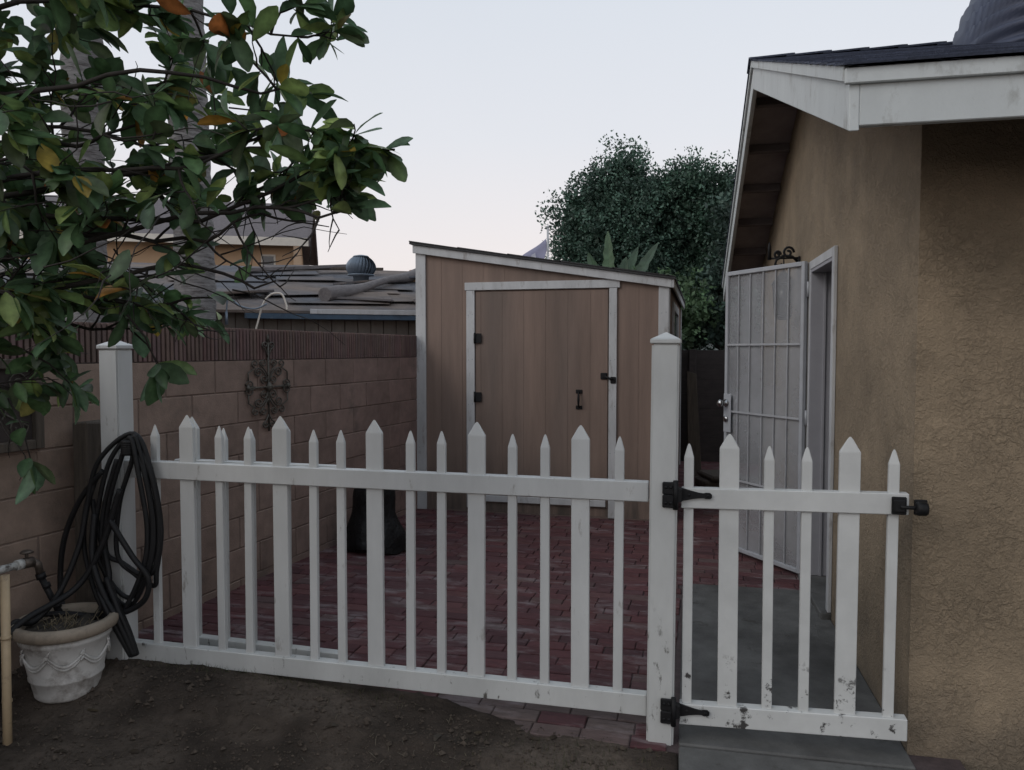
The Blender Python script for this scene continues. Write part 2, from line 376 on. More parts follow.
# thin new grass at the foot of the walkway and the fence
V = []; F = []; cl = []
for i in range(900):
    if random.random() < .6: x = random.gauss(-.42, .22); y = random.uniform(2.55, 2.9)
    else: x = random.uniform(-2.5, -1.2); y = random.gauss(3.0, .03)
    if x > -.12: continue
    z = hground(x, y); h = random.uniform(.008, .035); a = random.uniform(0, 6.3); w = .0012; l = random.uniform(-.012, .012)
    b = len(V); V += [(x-w*math.cos(a), y-w*math.sin(a), z), (x+w*math.cos(a), y+w*math.sin(a), z), (x+l, y+l*.6, z+h)]
    F.append((b, b+1, b+2)); cl.append(random.choice([(.05, .06, .03), (.07, .075, .035), (.10, .09, .05)]))
o = rawmesh('sparse_grass', V, F, M['leaf'], cl); o['kind'] = 'stuff'; o['label'] = 'sparse short grass sprouting at the fence foot'; o['category'] = 'grass'

# brick patio: rows run across the yard
m = MB(); rows = 0
y = 2.945; bw = .098; bl = .2; top = .018
cols_b = [(.092, .038, .042), (.10, .040, .043), (.08, .036, .04), (.105, .046, .047), (.09, .044, .048)]
while y < 11.0:
    x = -3.15+random.uniform(0, .2)
    if y < 5.1: xe = -.125
    else: xe = .95
    while x < xe:
        x2 = min(x+bl-.004, xe); x1 = max(x, -3.15)
        if x2-x1 > .03:
            cxy = Vector(((x1+x2)/2, y+bw/2, top)); dz = random.gauss(0, .0018)
            Mx = Matrix.Translation(cxy+Vector((0, 0, dz))) @ Euler((random.gauss(0, .012), random.gauss(0, .007), random.gauss(0, .008))).to_matrix().to_4x4() @ Matrix.Translation(-cxy)
            c = random.choice(cols_b); k = random.uniform(.85, 1.15); g = random.random()
            c = tuple(q*k for q in c)
            pal = .75*sstep(.5, 0, abs(y-3.05)) if random.random() < .55 else 0
            if g < .12: pal = max(pal, random.uniform(.15, .45))
            c = tuple(q*(1-pal)+w*pal for q, w in zip(c, (.13, .108, .098)))
            m.box(x1, x2, y+.003, y+bw-.003, top-.055, top, .004, Mx, c)
        x += bl
    y += bw
patio = struct(m.build('patio', M['brick']))
m = MB(); m.box(-3.2, .95, 2.95, 11.0, -.07, top-.009); struct(m.build('patio_joints', M['joint']))

# ------------------------------------------------------------------ house
HX, HY = .877, 3.12
hb = Hw(HX, HY)
house = thing('house', 'tan stucco house with white fascia and open white security door at right', 'house', hb, HA)
def L_(x, y, z=0): return (x-HX, y-HY, z)     # house-plan point to house-local
hl = lambda v: Vector((v[0]-HX, v[1]-HY, v[2] if len(v) > 2 else 0))
EY, RY, FY = 2.6, 5.75, 8.95                     # eave, ridge, far eave
EZ = 2.434
def top_z(y): return EZ+.366*(y-EY) if y <= RY else EZ+.366*(RY-EY)-.405*(y-RY)
RZ = top_z(RY)
RX0, RX1 = .533, 7.5
def sof(y): return top_z(y)-.045
# side wall with the door opening
D0, D1, DZ0, DZ1 = 4.64, 5.36, .03, 2.075
ox, oy = -HX, -HY
m = MB()
T = .16
def sw(ya, yb, za, zb_a, zb_b):
    m.poly([(ya+oy, za), (yb+oy, za), (yb+oy, zb_b), (ya+oy, zb_a)], 'x', 0, T)
sw(3.12, D0, -.1, sof(3.12), sof(D0))
sw(D0, D1, DZ1, sof(D0), sof(D1))
sw(D1, RY, -.1, sof(D1), sof(RY))
sw(RY, 8.55, -.1, sof(RY), sof(8.55))
m.box(T, 6.2, 0, T, -.1, sof(3.12)+.01)
m.box(0, 6.2, 8.35+oy, 8.55+oy, -.1, 2.2) if False else None
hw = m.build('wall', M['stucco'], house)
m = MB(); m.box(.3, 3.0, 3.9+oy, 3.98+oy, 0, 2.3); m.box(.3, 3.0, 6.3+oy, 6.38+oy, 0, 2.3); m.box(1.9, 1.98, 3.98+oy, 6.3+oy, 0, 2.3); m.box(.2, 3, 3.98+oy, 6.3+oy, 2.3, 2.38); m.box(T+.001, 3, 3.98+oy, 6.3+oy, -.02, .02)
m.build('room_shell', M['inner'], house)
# roof deck, rafters and outlookers
m = MB()
x0 = RX0-HX; x1 = RX1-HX
def slab(ya, yb, zt, th, xa, xb, mm, c=None):
    mm.poly([(ya+oy, top_z(ya)+zt), (yb+oy, top_z(yb)+zt), (yb+oy, top_z(yb)+zt-th), (ya+oy, top_z(ya)+zt-th)], 'x', xa, xb, c=c)
slab(EY+.01, RY, -.012, .03, x0+.012, x1, m); slab(RY, FY-.01, -.012, .03, x0+.012, x1, m)
m.build('soffit', M['soffit'], house)
m = MB()
y = EY+.35
while y < FY-.1:
    if abs(y-RY) > .06:
        sl = .366 if y < RY else -.405
        Mx = Matrix.Translation((0, y+oy, top_z(y)-.045)) @ Matrix.Rotation(math.atan(sl), 4, 'X')
        m = MB(); m.box(x0+.035, -.002, -.019, .019, -.07, 0, .003, Mx); m.build('outlooker', M['rafter'], house)
    y += .52
xx = .4
while xx < 5.5:
    Mx = Matrix.Translation((xx, EY+.03+oy, top_z(EY+.03)-.045)) @ Matrix.Rotation(math.atan(.366), 4, 'X')
    m = MB(); m.box(-.02, .02, 0, .535, -.09, 0, .003, Mx); m.build('rafter_tail', M['rafter'], house); xx += .6
def fboard(ya, yb, xa, xb, zt, th, mm):
    mm.poly([(ya+oy, top_z(ya)+zt), (yb+oy, top_z(yb)+zt), (yb+oy, top_z(yb)+zt-th), (ya+oy, top_z(ya)+zt-th)], 'x', xa, xb, bev=.003)
m = MB(); fboard(EY-.03, RY-.001, x0-.018, x0+.012, -.03, .17, m); m.build('rake_board', M['fascia'], house)
m = MB(); fboard(RY+.001, FY, x0-.018, x0+.012, -.03, .17, m); m.build('rake_board', M['fascia'], house)
m = MB(); fboard(EY-.016, RY-.001, x0-.034, x0-.0185, 0.0, .05, m); fboard(RY+.001, FY, x0-.034, x0-.0185, 0.0, .05, m); m.build('rake_trim', M['fascia'], house)
m = MB(); m.box(x0+.0125, x1, EY-.03+oy, EY+oy, EZ-.195, EZ-.032, .003); m.build('fascia', M['fascia'], house)
m = MB(); m.box(x0-.034, x1, EY-.046+oy, EY-.0305+oy, EZ-.07, EZ-.022, .003); m.build('fascia_trim', M['fascia'], house)
# shingles
m = MB()
def course(y0, slope, dirn):
    x = x0-.045-random.uniform(0, .2); z = top_z(y0); a = math.atan(slope)
    while x < x1:
        xa = max(x, x0-.045); xb = min(x+.30, x1)
        if xb-xa > .02:
            k = random.uniform(.7, 1.35); c = (.058*k, .068*k, .10*k)
            Mx = Matrix.Translation((0, y0+oy, z)) @ Matrix.Rotation(a+dirn*-.035+random.gauss(0, .004), 4, 'X')
            if dirn > 0: m.box(xa+.002, xb-.002, 0, .17, .004, .010, 0, Mx, c)
            else: m.box(xa+.002, xb-.002, -.17, 0, .004, .010, 0, Mx, c)
        x += .30
y = EY-.06
while y < RY-.05: course(y, .366, 1); y += .13
y = FY+.05
while y > RY+.05: course(y, -.405, -1); y -= .13
x = x0-.05
while x < x1:
    k = random.uniform(.7, 1.2); c = (.062*k, .073*k, .105*k)
    for sgn in (1, -1):
        a = math.atan(.366) if sgn > 0 else math.atan(-.405)
        Mx = Matrix.Translation((x, RY+oy, RZ+.012)) @ Matrix.Rotation(a, 4, 'X') @ Matrix.Rotation(-.035, 4, 'Y')
        if sgn > 0: m.box(0, .29, -.15, .003, 0, .010, 0, Mx, c)
        else: m.box(0, .29, -.003, .15, 0, .010, 0, Mx, c)
    x += .235
m.build('roof', M['shingle'], house)
# ribbed hood standing on the slope
def hood_mesh(L, Rr, cap, ribs, amp, y_sc):
    m = MB(); nu, nv = 60, 120; G = []
    for i in range(nu+1):
        t = i/nu; x = L*t**1.6; q = min(1, x/cap); s_ = math.sqrt(max(0, 1-(1-q)**2))**.9; row = []
        k = sstep(.03, .12, x/cap)
        for j in range(nv+1):
            a = PI*j/nv; zz_ = max(.01, Rr*s_)*math.sin(a); rr = max(.01, Rr*s_)+amp*k*math.sin(zz_/Rr*2*PI*ribs/2)
            row.append(m.bm.verts.new((x, -rr*y_sc*math.cos(a), rr*math.sin(a))))
        G.append(row)
    for i in range(nu):
        for j in range(nv): m.bm.faces.new((G[i][j], G[i][j+1], G[i+1][j+1], G[i+1][j])).smooth = True
    return m
hood = hood_mesh(2.2, .56, .26, 13, .030, .9).build('roof_vent_hood', M['hood'], house, loc=hl((1.56, 4.95, 3.12)), rot=(0, 0, 0))
m = MB(); m.box(-.05, 2.3, -.52, .52, -.05, .0, .01); m.build('base_flange', M['hood'], hood, rot=(R(20), 0, 0))

# door frame and step
m = MB()
w = .055
m.box(-.022, -.001, D0-w+oy, D0+oy, .06, DZ1+w, .003)
m.box(-.022, -.001, D1+oy, D1+w+oy, .06, DZ1+w, .003)
m.box(-.022, -.001, D0+oy+.001, D1+oy-.001, DZ1, DZ1+w, .003)
m.build('door_casing', M['trim'], house)
m = MB()
m.box(-.019, T, D0+oy+.0, D0+oy+.02, .06, DZ1-.001, .002)
m.box(-.019, T, D1+oy-.02, D1+oy, .06, DZ1-.001, .002)
m.box(-.019, T, D0+oy+.021, D1+oy-.021, DZ1-.021, DZ1-.001, .002)
m.box(.06, .075, D1+oy-.033, D1+oy-.0205, .06, DZ1-.022, .001)
m.build('door_jamb', M['doorpaint'], house)
m = MB(); m.box(-.06, T, D0-.06+oy, D1+.05+oy, -.05, .058, .006); m.build('door_sill', M['concrete'], house)
# inner door standing open into the room
m = MB(); m.box(.165, .93, D1-.065+oy, D1-.022+oy, .07, DZ1-.03, .003)
for (za, zb) in ((.2, .95), (1.1, 1.9)): m.box(.27, .83, D1-.07+oy, D1-.0651+oy, za, zb, .002)
idoor = m.build('inner_door', M['doorpaint'], house)
for z in (.28, 1.08, 1.80):
    m = MB(); m.box(.125, .168, D1-.071+oy, D1-.0335+oy, z-.055, z+.055, .002); m.tube([(.163, D1-.06+oy, z-.06), (.163, D1-.06+oy, z+.06)], .008); m.build('hinge', M['iron'], idoor)

# steel security door, swung open against the lantern
hx, hy, exx, eyy = .834, 5.39, .374, 6.06
wd = math.hypot(exx-hx, eyy-hy); an = math.atan2(eyy-hy, exx-hx)
m = MB(); zb, zt = .05, 2.135
for a in ((0, .03), (wd-.03, wd)): m.box(a[0], a[1], -.014, .014, zb, zt, .003)
for z0_, z1_ in ((zb, zb+.03), (zt-.03, zt)): m.box(.03, wd-.03, -.014, .014, z0_, z1_, .003)
sdoor = m.build('security_door', M['steel'], house, loc=hl((hx, hy, 0)), rot=(0, 0, an))
for k in range(1, 6):
    m = MB(); xk = .03+(wd-.06)*k/6+(.012 if k > 3 else 0)
    m.box(xk-.0035, xk+.0035, -.005, .007, zb+.03, zt-.03); m.build('bar', M['bar'], sdoor)
for z in (.58, 1.09, 1.59):
    m = MB(); m.box(.03, wd-.03, -.0085+.017, .0145, z-.007, z+.007); m.build('crossbar', M['bar'], sdoor)
m = MB(); m.box(.03, wd-.03, -.0085, -.0065, zb+.03, zt-.03); m.build('screen', M['screen'], sdoor)
m = MB(); m.box(wd-.085, wd-.002, .0145, .02, .93, 1.22, .002); m.box(wd-.085, wd-.002, -.02, -.0145, .93, 1.22, .002); lp = m.build('lock_plate', M['steel'], sdoor)
m = MB(); mk = MB()
for sg in (1, -1):
    m.lathe([(.028, 0), (.03, .006), (.012, .012), (.011, .035), (.024, .045), (.028, .06), (.02, .074), (.001, .078)], 20, Matrix.Translation((wd-.035, sg*.02, 1.15)) @ Matrix.Rotation(-sg*PI/2, 4, 'X'))
    mk.lathe([(.024, 0), (.024, .01), (.012, .016), (.001, .017)], 20, Matrix.Translation((wd-.035, sg*.02, 1.03)) @ Matrix.Rotation(-sg*PI/2, 4, 'X'))
m.build('door_knob', M['chrome'], sdoor); mk.build('deadbolt', M['chrome'], sdoor)
for z in (.35, 1.1, 1.95):
    m = MB(); m.tube([(-.008, -.012, z-.05), (-.008, -.012, z+.05)], .009); m.box(-.03, .02, -.0185, -.0145, z-.045, z+.045, .001); m.build('hinge', M['steel'], sdoor)
m = MB(); m.box(-.05, -.0225, D1+w+.002+oy, D1+w+.035+oy, .05, 2.13, .003); m.build('security_jamb', M['steel'], house)

# wall lantern beyond the door
lx, ly = .765, 5.95
lan = thing('wall_lantern', 'black scrolled iron wall lantern behind the open screen door', 'lantern', Hw(lx, ly, 1.79), HA)
m = MB()
m.box(.098, .11, -.035, .035, .22, .44, .002)
arm = [(.10, 0, .40), (.06, 0, .44), (0, 0, .45), (-.05, 0, .42), (-.06, 0, .385), (-.03, 0, .37), (-.01, 0, .39)]
m.tube(arm, .010, 6)
m.tube([(0, 0, .45), (0, 0, .30)], .005, 6)
for k in range(14): pass
spi = [(.03+.04*math.cos(t)*(1-t/11), 0, .47+.045*math.sin(t)*(1-t/11)) for t in [i*.45 for i in range(20)]]
m.tube(spi, .009, 6)
spi = [(-.045+.025*math.cos(t)*(1-t/11), 0, .455+.03*math.sin(t)*(1-t/11)) for t in [i*.45 for i in range(20)]]
m.tube(spi, .009, 6)
m.tube([(-.1, 0, .42), (-.1, 0, .52), (-.1, 0, .55)], [.014, .012, .002], 6); m.tube([(-.1, 0, .43), (.1, 0, .43)], .007, 6)
m.build('bracket', M['iron'], lan)
m = MB()
for sx in (-1, 1):
    for sy in (-1, 1): m.tube([(.05*sx, .05*sy, .02), (.065*sx, .065*sy, .25)], .006, 6)
m.lathe([(.03, -.02), (.075, 0), (.075, .02)], 4, Matrix.Rotation(PI/4, 4, 'Z')); m.lathe([(.11, .24), (.1, .26), (.045, .31), (.02, .33), (.001, .35)], 4, Matrix.Rotation(PI/4, 4, 'Z'))
cg = m.build('cage', M['iron'], lan)
m = MB()
m.lathe([(.06, .022), (.082, .238)], 4, Matrix.Rotation(PI/4, 4, 'Z')); m.build('glass_shade', M['glass'], cg)

# walkway: one raised pad by the house, an older pad in front of the gate
m = MB(); m.poly([(x-HX, y-HY) for x, y in ((.025, 3.0), (.876, 3.0), (.876, 5.12), (.06, 5.12))], 'z', -.1, .022, bev=.006, M=Matrix.Translation(hb) @ Matrix.Rotation(HA, 4, 'Z'))
struct(m.build('walkway', M['concrete']))
m = MB(); m.poly([(x-HX, y-HY) for x, y in ((.025, 1.2), (6, 1.2), (6, 2.992), (.025, 2.992))], 'z', -.1, .016, bev=.006, M=Matrix.Translation(hb) @ Matrix.Rotation(HA, 4, 'Z'))
struct(m.build('pavement', M['concrete']))

# ------------------------------------------------------------------ picket fence
FYY = 3.05
def picket_mesh(w, d, h, mt, name, parent, loc, z0=0, lean=0):
    m = MB(); cap = .058 if w > .06 else .055
    a, b = w/2, d/2
    v = [m.bm.verts.new(p) for p in ((-a, -b, z0), (a, -b, z0), (a, b, z0), (-a, b, z0), (-a, -b, h-cap), (a, -b, h-cap), (a, b, h-cap), (-a, b, h-cap), (-.004, 0, h), (.004, 0, h))]
    for f in ((3, 2, 1, 0), (0, 1, 5, 4), (1, 2, 6, 5), (2, 3, 7, 6), (3, 0, 4, 7), (4, 5, 9, 8), (5, 6, 9), (6, 7, 8, 9), (7, 4, 8)): m.bm.faces.new([v[k] for k in f])
    bmesh.ops.bevel(m.bm, geom=m.bm.edges[:], offset=.0022, segments=1, affect='EDGES')
    o = m.build(name, mt, parent, loc)
    o.rotation_euler = (0, lean, 0)
    return o
def rail(x0, x1, y, zc0, zc1, hh, dd, mt, parent, name='rail'):
    m = MB()
    m.poly([(x0, zc0-hh/2), (x1, zc1-hh/2), (x1, zc1+hh/2), (x0, zc0+hh/2)], 'y', y-dd/2, y+dd/2, bev=.003)
    return m.build(name, mt, parent)
fence = thing('picket_fence', 'white vinyl picket fence with two tall posts across the brick patio', 'fence', (-1.4, FYY, 0))
fx = 1.4
X = {'n': [-2.47, -2.126, -1.983, -1.661, -1.527, -1.207, -1.068, -.76, -.622, -.323], 'w': [-2.294, -1.818, -1.367, -.915, -.475]}
pn = pw = None
for x in X['n']:
    ln = random.gauss(0, .003)
    if pn is None: pn = picket_mesh(.037, .022, 1.042, M['vinyl'], 'picket', fence, (x+fx, 0, .165), lean=ln)
    else: dup(pn, fence, location=(x+fx, 0, .165+random.gauss(0, .003)), rotation_euler=(0, ln, 0))
for x in X['w']:
    ln = random.gauss(0, .002)
    if pw is None: pw = picket_mesh(.073, .022, 1.09, M['vinyl'], 'picket', fence, (x+fx, 0, .165), lean=ln)
    else: dup(pw, fence, location=(x+fx, 0, .165+random.gauss(0, .003)), rotation_euler=(0, ln, 0))
for o in list(fence.children):
    pass
rail(-2.63+fx, -.2055+fx, 0, .997, .995, .079, .046, M['vinyl'], fence)
rail(-2.63+fx, -.206+fx, 0, .135, .143, .085, .048, M['vinyl_old'], fence)
def post(x, w, h, lean, mt):
    m = MB(); m.box(-w/2, w/2, -w/2, w/2, -.1, h-.045, .007, seg=2)
    p = m.build('post', mt, fence, (x+fx, 0, 0), (0, lean, 0))
    m = MB(); a = w/2+.006; m.box(-a, a, -a, a, h-.045, h-.028, .003)
    v = [m.bm.verts.new(q) for q in ((-a+.002, -a+.002, h-.0275), (a-.002, -a+.002, h-.0275), (a-.002, a-.002, h-.0275), (-a+.002, a-.002, h-.0275), (0, 0, h))]
    for f in ((0, 1, 4), (1, 2, 4), (2, 3, 4), (3, 0, 4), (3, 2, 1, 0)): m.bm.faces.new([v[k] for k in f])
    m.build('post_cap', mt, p)
    return p
post(-2.672, .104, 1.60, 0, M['vinyl'])
post(-.153, .104, 1.62, R(.35), M['vinyl_old'])

# gate
gate = thing('picket_gate', 'white vinyl picket gate with black strap hinges and scuffed bottom rail', 'gate', (-.1, FYY-.002, .09))
for x, w in ((-.052, 0), (.101, 1), (.247, 0), (.379, 0), (.525, 1), (.674, 0)):
    picket_mesh(.073 if w else .037, .022, (1.072 if w else 1.03), M['vinyl_scuff'] if True else 0, 'picket', gate, (x+.1, 0, .07), lean=random.gauss(0, .002))
rail(.02, .825, 0, .888, .902, .078, .046, M['vinyl_scuff'], gate)
rail(.02, .837, 0, .036, .068, .082, .048, M['vinyl_scuff'], gate)
def strap(z, sl):
    m = MB()
    m.box(-.050, -.006, -.063, -.0535, z-.05, z-.0, .004); m.box(-.050, -.006, -.063, -.0535, z+.001, z+.05, .004)
    m.tube([(.0, -.058, z-.056), (.0, -.058, z+.056)], .010, 10); m.poly([(.004, z-.030), (.024, z-.024), (.024, z+.024), (.004, z+.030)], 'y', -.060, -.0362, bev=.002)
    pts = [(.006, .030), (.03, .024), (.06, .016), (.085, .011), (.105, .009), (.112, .012), (.128, .012), (.135, .006)]
    out = [(x, z+h+sl*x) for x, h in pts]+[(x, z-h+sl*x) for x, h in reversed(pts)]
    m.poly(out, 'y', -.036, -.030, bev=.001)
    for x in (-.036, -.018): m.lathe([(.007, 0), (.005, .004), (.001, .005)], 10, Matrix.Translation((x, -.063, z+.03)) @ Matrix.Rotation(PI/2, 4, 'X')); m.lathe([(.007, 0), (.005, .004), (.001, .005)], 10, Matrix.Translation((x, -.063, z-.03)) @ Matrix.Rotation(PI/2, 4, 'X'))
    for x in (.05, .12): m.lathe([(.006, 0), (.005, .004), (.001, .005)], 10, Matrix.Translation((x, -.036, z+sl*x)) @ Matrix.Rotation(PI/2, 4, 'X'))
    m.build('hinge', M['iron'], gate)
strap(.905, -.02); strap(.058, -.02)
m = MB()
m.box(.765, .815, -.034, -.026, .865, .93, .003); m.box(.77, .81, -.045, -.034, .875, .92, .004)
m.tube([(.79, -.045, .895), (.85, -.03, .892), (.868, -.02, .89)], .007, 8)
m.lathe([(.02, -.02), (.026, -.012), (.026, .012), (.02, .02)], 14, Matrix.Translation((.865, -.03, .89)) @ Matrix.Rotation(PI/2, 4, 'Y'))
m.box(.845, .89, -.008, .0, .862, .918, .003)
m.build('latch', M['iron'], gate)

# loose fence section standing behind the left half
pan = thing('spare_fence', 'short spare section of white picket fence leaning behind the left fence end', 'fence panel', (-2.1, 3.19, .0))
pan.rotation_euler = (R(-.5), 0, R(-1.0))
q0 = 2.1
for x, w in ((-2.352, 1), (-2.178, 0), (-2.030, 0), (-1.862, 1), (-1.702, 0)):
    picket_mesh(.073 if w else .037, .022, 1.1 if w else 1.05, M['vinyl'], 'picket', pan, (x+q0-.032, 0, .132))
rail(-2.47+q0, -1.585+q0, 0, .985, .985, .08, .046, M['vinyl'], pan); rail(-2.40+q0, -1.585+q0, 0, .135, .13, .07, .048, M['vinyl_old'], pan)

# ------------------------------------------------------------------ block wall
WA = math.atan2(-2.665+2.965, 6.962-3.692)
wb = Vector((-2.965, 3.692, 0)); wdir = Vector((math.sin(WA), math.cos(WA), 0))
s0 = -4.2; base = wb+wdir*s0; WL = 4.2+7.6
bw_ = thing('block_wall', 'tan concrete block wall with ribbed cap course along the left side', 'wall', base, -WA)
# local: +y along the wall, +x toward the patio face (face at x=0)
m = MB(); zc = -.14; row = 0
while zc < 1.46:
    h = .203; y = -.4+(.2 if row % 2 else 0)
    while y < WL:
        ya = max(y, 0); yb = min(y+.402, WL)
        if yb-ya > .02:
            t = (ya+base.y-2.5)/4; t = min(1, max(0, t)); k = random.uniform(.9, 1.08)
            c = tuple((p*(1-t)+q*t)*k for p, q in zip((.265, .20, .16), (.235, .165, .147)))
            m.box(-.19, 0+random.gauss(0, .001), ya+.003, yb-.003, zc+.003, zc+h-.003, .004, None, c)
        y += .406
    zc += h; row += 1
m.build('blocks', M['block'], bw_)
m = MB(); m.box(-.185, -.0065, 0, WL, -.14, 1.48); m.build('mortar', M['mortar'], bw_)
m = MB(); y = 0; zt = 1.485
while y < WL:
    k = random.uniform(.85, 1.1); c = (.165*k, .115*k, .105*k)
    yb = min(y+.4, WL)
    m.box(-.19, -.012, y+.001, yb-.001, zt, zt+.205, 0, None, c)
    yy = y+.006
    while yy < yb-.02:
        m.box(-.0118, .003+random.gauss(0, .001), yy, yy+.021, zt+.001, zt+.203, .002, None, tuple(q*random.uniform(.95, 1.05) for q in c)); yy += .0335
    y += .4
m.build('wall_cap', M['block'], bw_)
def onwall(s_y, z, off=0):       # point on the wall face at world y
    t = (s_y-wb.y)/wdir.y
    return wb+wdir*t+Vector((math.cos(WA), -math.sin(WA), 0))*off+Vector((0, 0, z))

# scrolled iron medallion
med = MB()
def spiral(cx, cz, r, a0, turns, sgn=1, tail=None, rr=.0045, off=.012):
    pts = []
    if tail: pts += [(off, p[0], p[1]) for p in tail]
    n = int(16*turns)
    for i in range(n+1):
        t = i/n; a = a0+sgn*t*turns*2*PI; q = r*(1-.75*t)
        pts.append((off, cx+q*math.cos(a), cz+q*math.sin(a)))
    med.tube(pts, rr, 6)
for sx in (1, -1):
    for sz in (1, -1):
        spiral(sx*.075, sz*.10, .03, PI/2 if sz > 0 else -PI/2, 1.3, -sx*sz, [(0, sz*.01), (sx*.02, sz*.08), (sx*.05, sz*.12)])
        spiral(sx*.14, sz*.02, .03, PI if sx < 0 else 0, 1.3, sx*sz, [(0, 0), (sx*.08, sz*-.0)])
        spiral(sx*.04, sz*.16, .026, 0 if sx > 0 else PI, 1.3, sx*sz, [(0, sz*.07), (sx*.03, sz*.12)])
        spiral(sx*.10, sz*.16, .026, -PI/2*sz, 1.2, sx*sz, [(sx*.15, sz*.04), (sx*.15, sz*.10)])
        spiral(sx*.032, sz*.052, .028, -PI/2*sz, 1.3, sx*sz)
for sx in (1, -1): spiral(sx*.024, .285, .024, -PI/2, 1.3, sx, [(0, .20)]); spiral(sx*.024, -.255, .024, PI/2, 1.3, -sx, [(0, -.18)])
med.tube([(.012, 0, -.30), (.012, 0, .34)], .006, 6); med.tube([(.012, 0, .31), (.012, 0, .36)], [.012, .001], 6)
med.tube([(.012, -.16, 0), (.012, .16, 0)], .006, 6)
med.tube([(.016, 0, -.035), (.02, 0, 0), (.016, 0, .035)], [.004, .025, .004], 10)
for sy in (-.155, .155): med.tube([(.014, sy, -.02), (.018, sy, 0), (.014, sy, .02)], [.004, .014, .004], 8)
for v in med.bm.verts: v.co.y *= 1.4
p = onwall(4.66, 1.30, .003)
tag(med.build('wall_ornament', M['ironwork'], None, p, (0, 0, -WA)), 'diamond shaped scrolled iron ornament hanging on the block wall', 'wall ornament')

# framed openwork panel at the left edge
fr = thing('framed_wall_art', 'dark square framed openwork panel hanging on the block wall under leaves', 'wall decoration', onwall(2.70, 1.09, .002), -WA)
m = MB(); S = .27
m.box(.0, .03, -S, -S+.045, 0, .42, .004); m.box(.0, .03, S-.045, S, 0, .42, .004); m.box(.0, .03, -S+.046, S-.046, 0, .045, .004); m.box(.0, .03, -S+.046, S-.046, .375, .42, .004)
m.build('frame', M['oldwood'], fr)
med = MB()
for r in (.03, .055, .095): med.tube([(.012, r*math.cos(a*PI/16), .21+r*math.sin(a*PI/16)) for a in range(32)], .004, 6, closed=True)
for k in range(12):
    a = k*PI/6; med.tube([(.012, .03*math.cos(a), .21+.03*math.sin(a)), (.016, .06*math.cos(a+.2), .21+.06*math.sin(a+.2)), (.012, .095*math.cos(a), .21+.095*math.sin(a))], .003, 5)
for sy in (1, -1):
    for sz in (1, -1): spiral(sy*.15, .21+sz*.10, .05, 0, 1.5, sy*sz, [(sy*.09, .21+sz*.04)], .004); spiral(sy*.19, .21+sz*.03, .03, 0, 1.3, -sy*sz, None, .004)
med.build('openwork', M['ironwork'], fr)
m = MB(); m.box(.0, .004, -S+.046, S-.046, .046, .374); m.build('backing', M['darkwall'], fr)

# weathered post stub against the wall
m = MB(); m.box(-.045, .045, -.10, .06, -.1, 1.2, .005)
m.box(-.03, .05, .061, .085, -.1, 1.17, .004); m.box(.0451, .052, -.02, .012, 1.02, 1.09, .002)
for v in m.bm.verts:
    v.co += Vector((noise.noise(v.co*7)*.006, noise.noise(v.co*9+Vector((4, 0, 0)))*.006, noise.noise(v.co*15)*.02*(v.co.z > 1)))
tag(m.build('wooden_stake', M['oldwood'], None, onwall(3.22, 0, .06), (R(1), R(1.5), -WA)), 'grey weathered timber stake standing upright against the block wall', 'stake')

# pipe with valve and the drop of black hose
fa = thing('garden_faucet', 'dirty white water pipe with corroded valve and black drop hose', 'faucet', (-2.905, 2.69, .60), -WA)
m = MB(); m.tube([(-.1, -.25, .0), (-.02, -.1, .005), (.0, .03, .01)], .017, 12); m.tube([(0, .01, .01), (0, .04, .01)], .023, 12); m.build('pipe', M['pvcw'], fa)
m = MB(); m.tube([(0, .04, .01), (.005, .085, .008)], .024, 10); m.tube([(0, .06, .03), (0, .06, .055)], .007, 8); m.lathe([(.025, 0), (.028, .006), (.02, .012)], 10, Matrix.Translation((0, .06, .052)), wob=.15)
m.tube([(.005, .08, .01), (.012, .105, -.01), (.016, .11, -.05)], [.02, .018, .016], 10); m.build('valve', M['brass'], fa)
m = MB(); m.tube([(.016, .11, -.05), (.02, .115, -.075)], .021, 10); m.tube([(.02, .115, -.075), (.04, .15, -.18), (.06, .19, -.29), (.09, .24, -.40)], [.014, .014, .015, .014], 10)
for z in (-.1, -.2, -.26): m.tube([(.022+(-z-.075)*.2, .118+(-z-.075)*.35, z), (.022+(-z-.06)*.2, .118+(-z-.06)*.35, z-.02)], .018, 8)
m.build('drop_hose', M['hose'], fa)
# beige pipe standing at the left edge
m = MB(); m.tube([(0, 0, -.08), (.004, .0, .2), (-.02, .03, .66)], .0165, 14); 
for z in (.16, .41): m.tube([(.003-z*.02, z*.03, z), (.003-z*.02, z*.03, z+.012)], .0185, 14)
tag(m.build('standing_pipe', M['pvc'], None, (-2.655, 2.405, -.0)), 'upright beige jointed pipe standing in the soil beside the pot', 'pipe')

# ------------------------------------------------------------------ pot
pot = thing('flower_pot', 'white moulded flower pot with thick stained rim beside the left post', 'flower pot', (-2.715, 2.765, hground(-2.715, 2.765)-.025), R(20)); pot.scale = (.93, .93, .97)
m = MB()
m.lathe([(.001, 0), (.125, 0), (.136, .012), (.139, .03), (.152, .085), (.159, .09), (.160, .098), (.157, .104), (.178, .20), (.187, .255), (.195, .262), (.197, .275), (.19, .285), (.17, .28), (.16, .24)], 56)
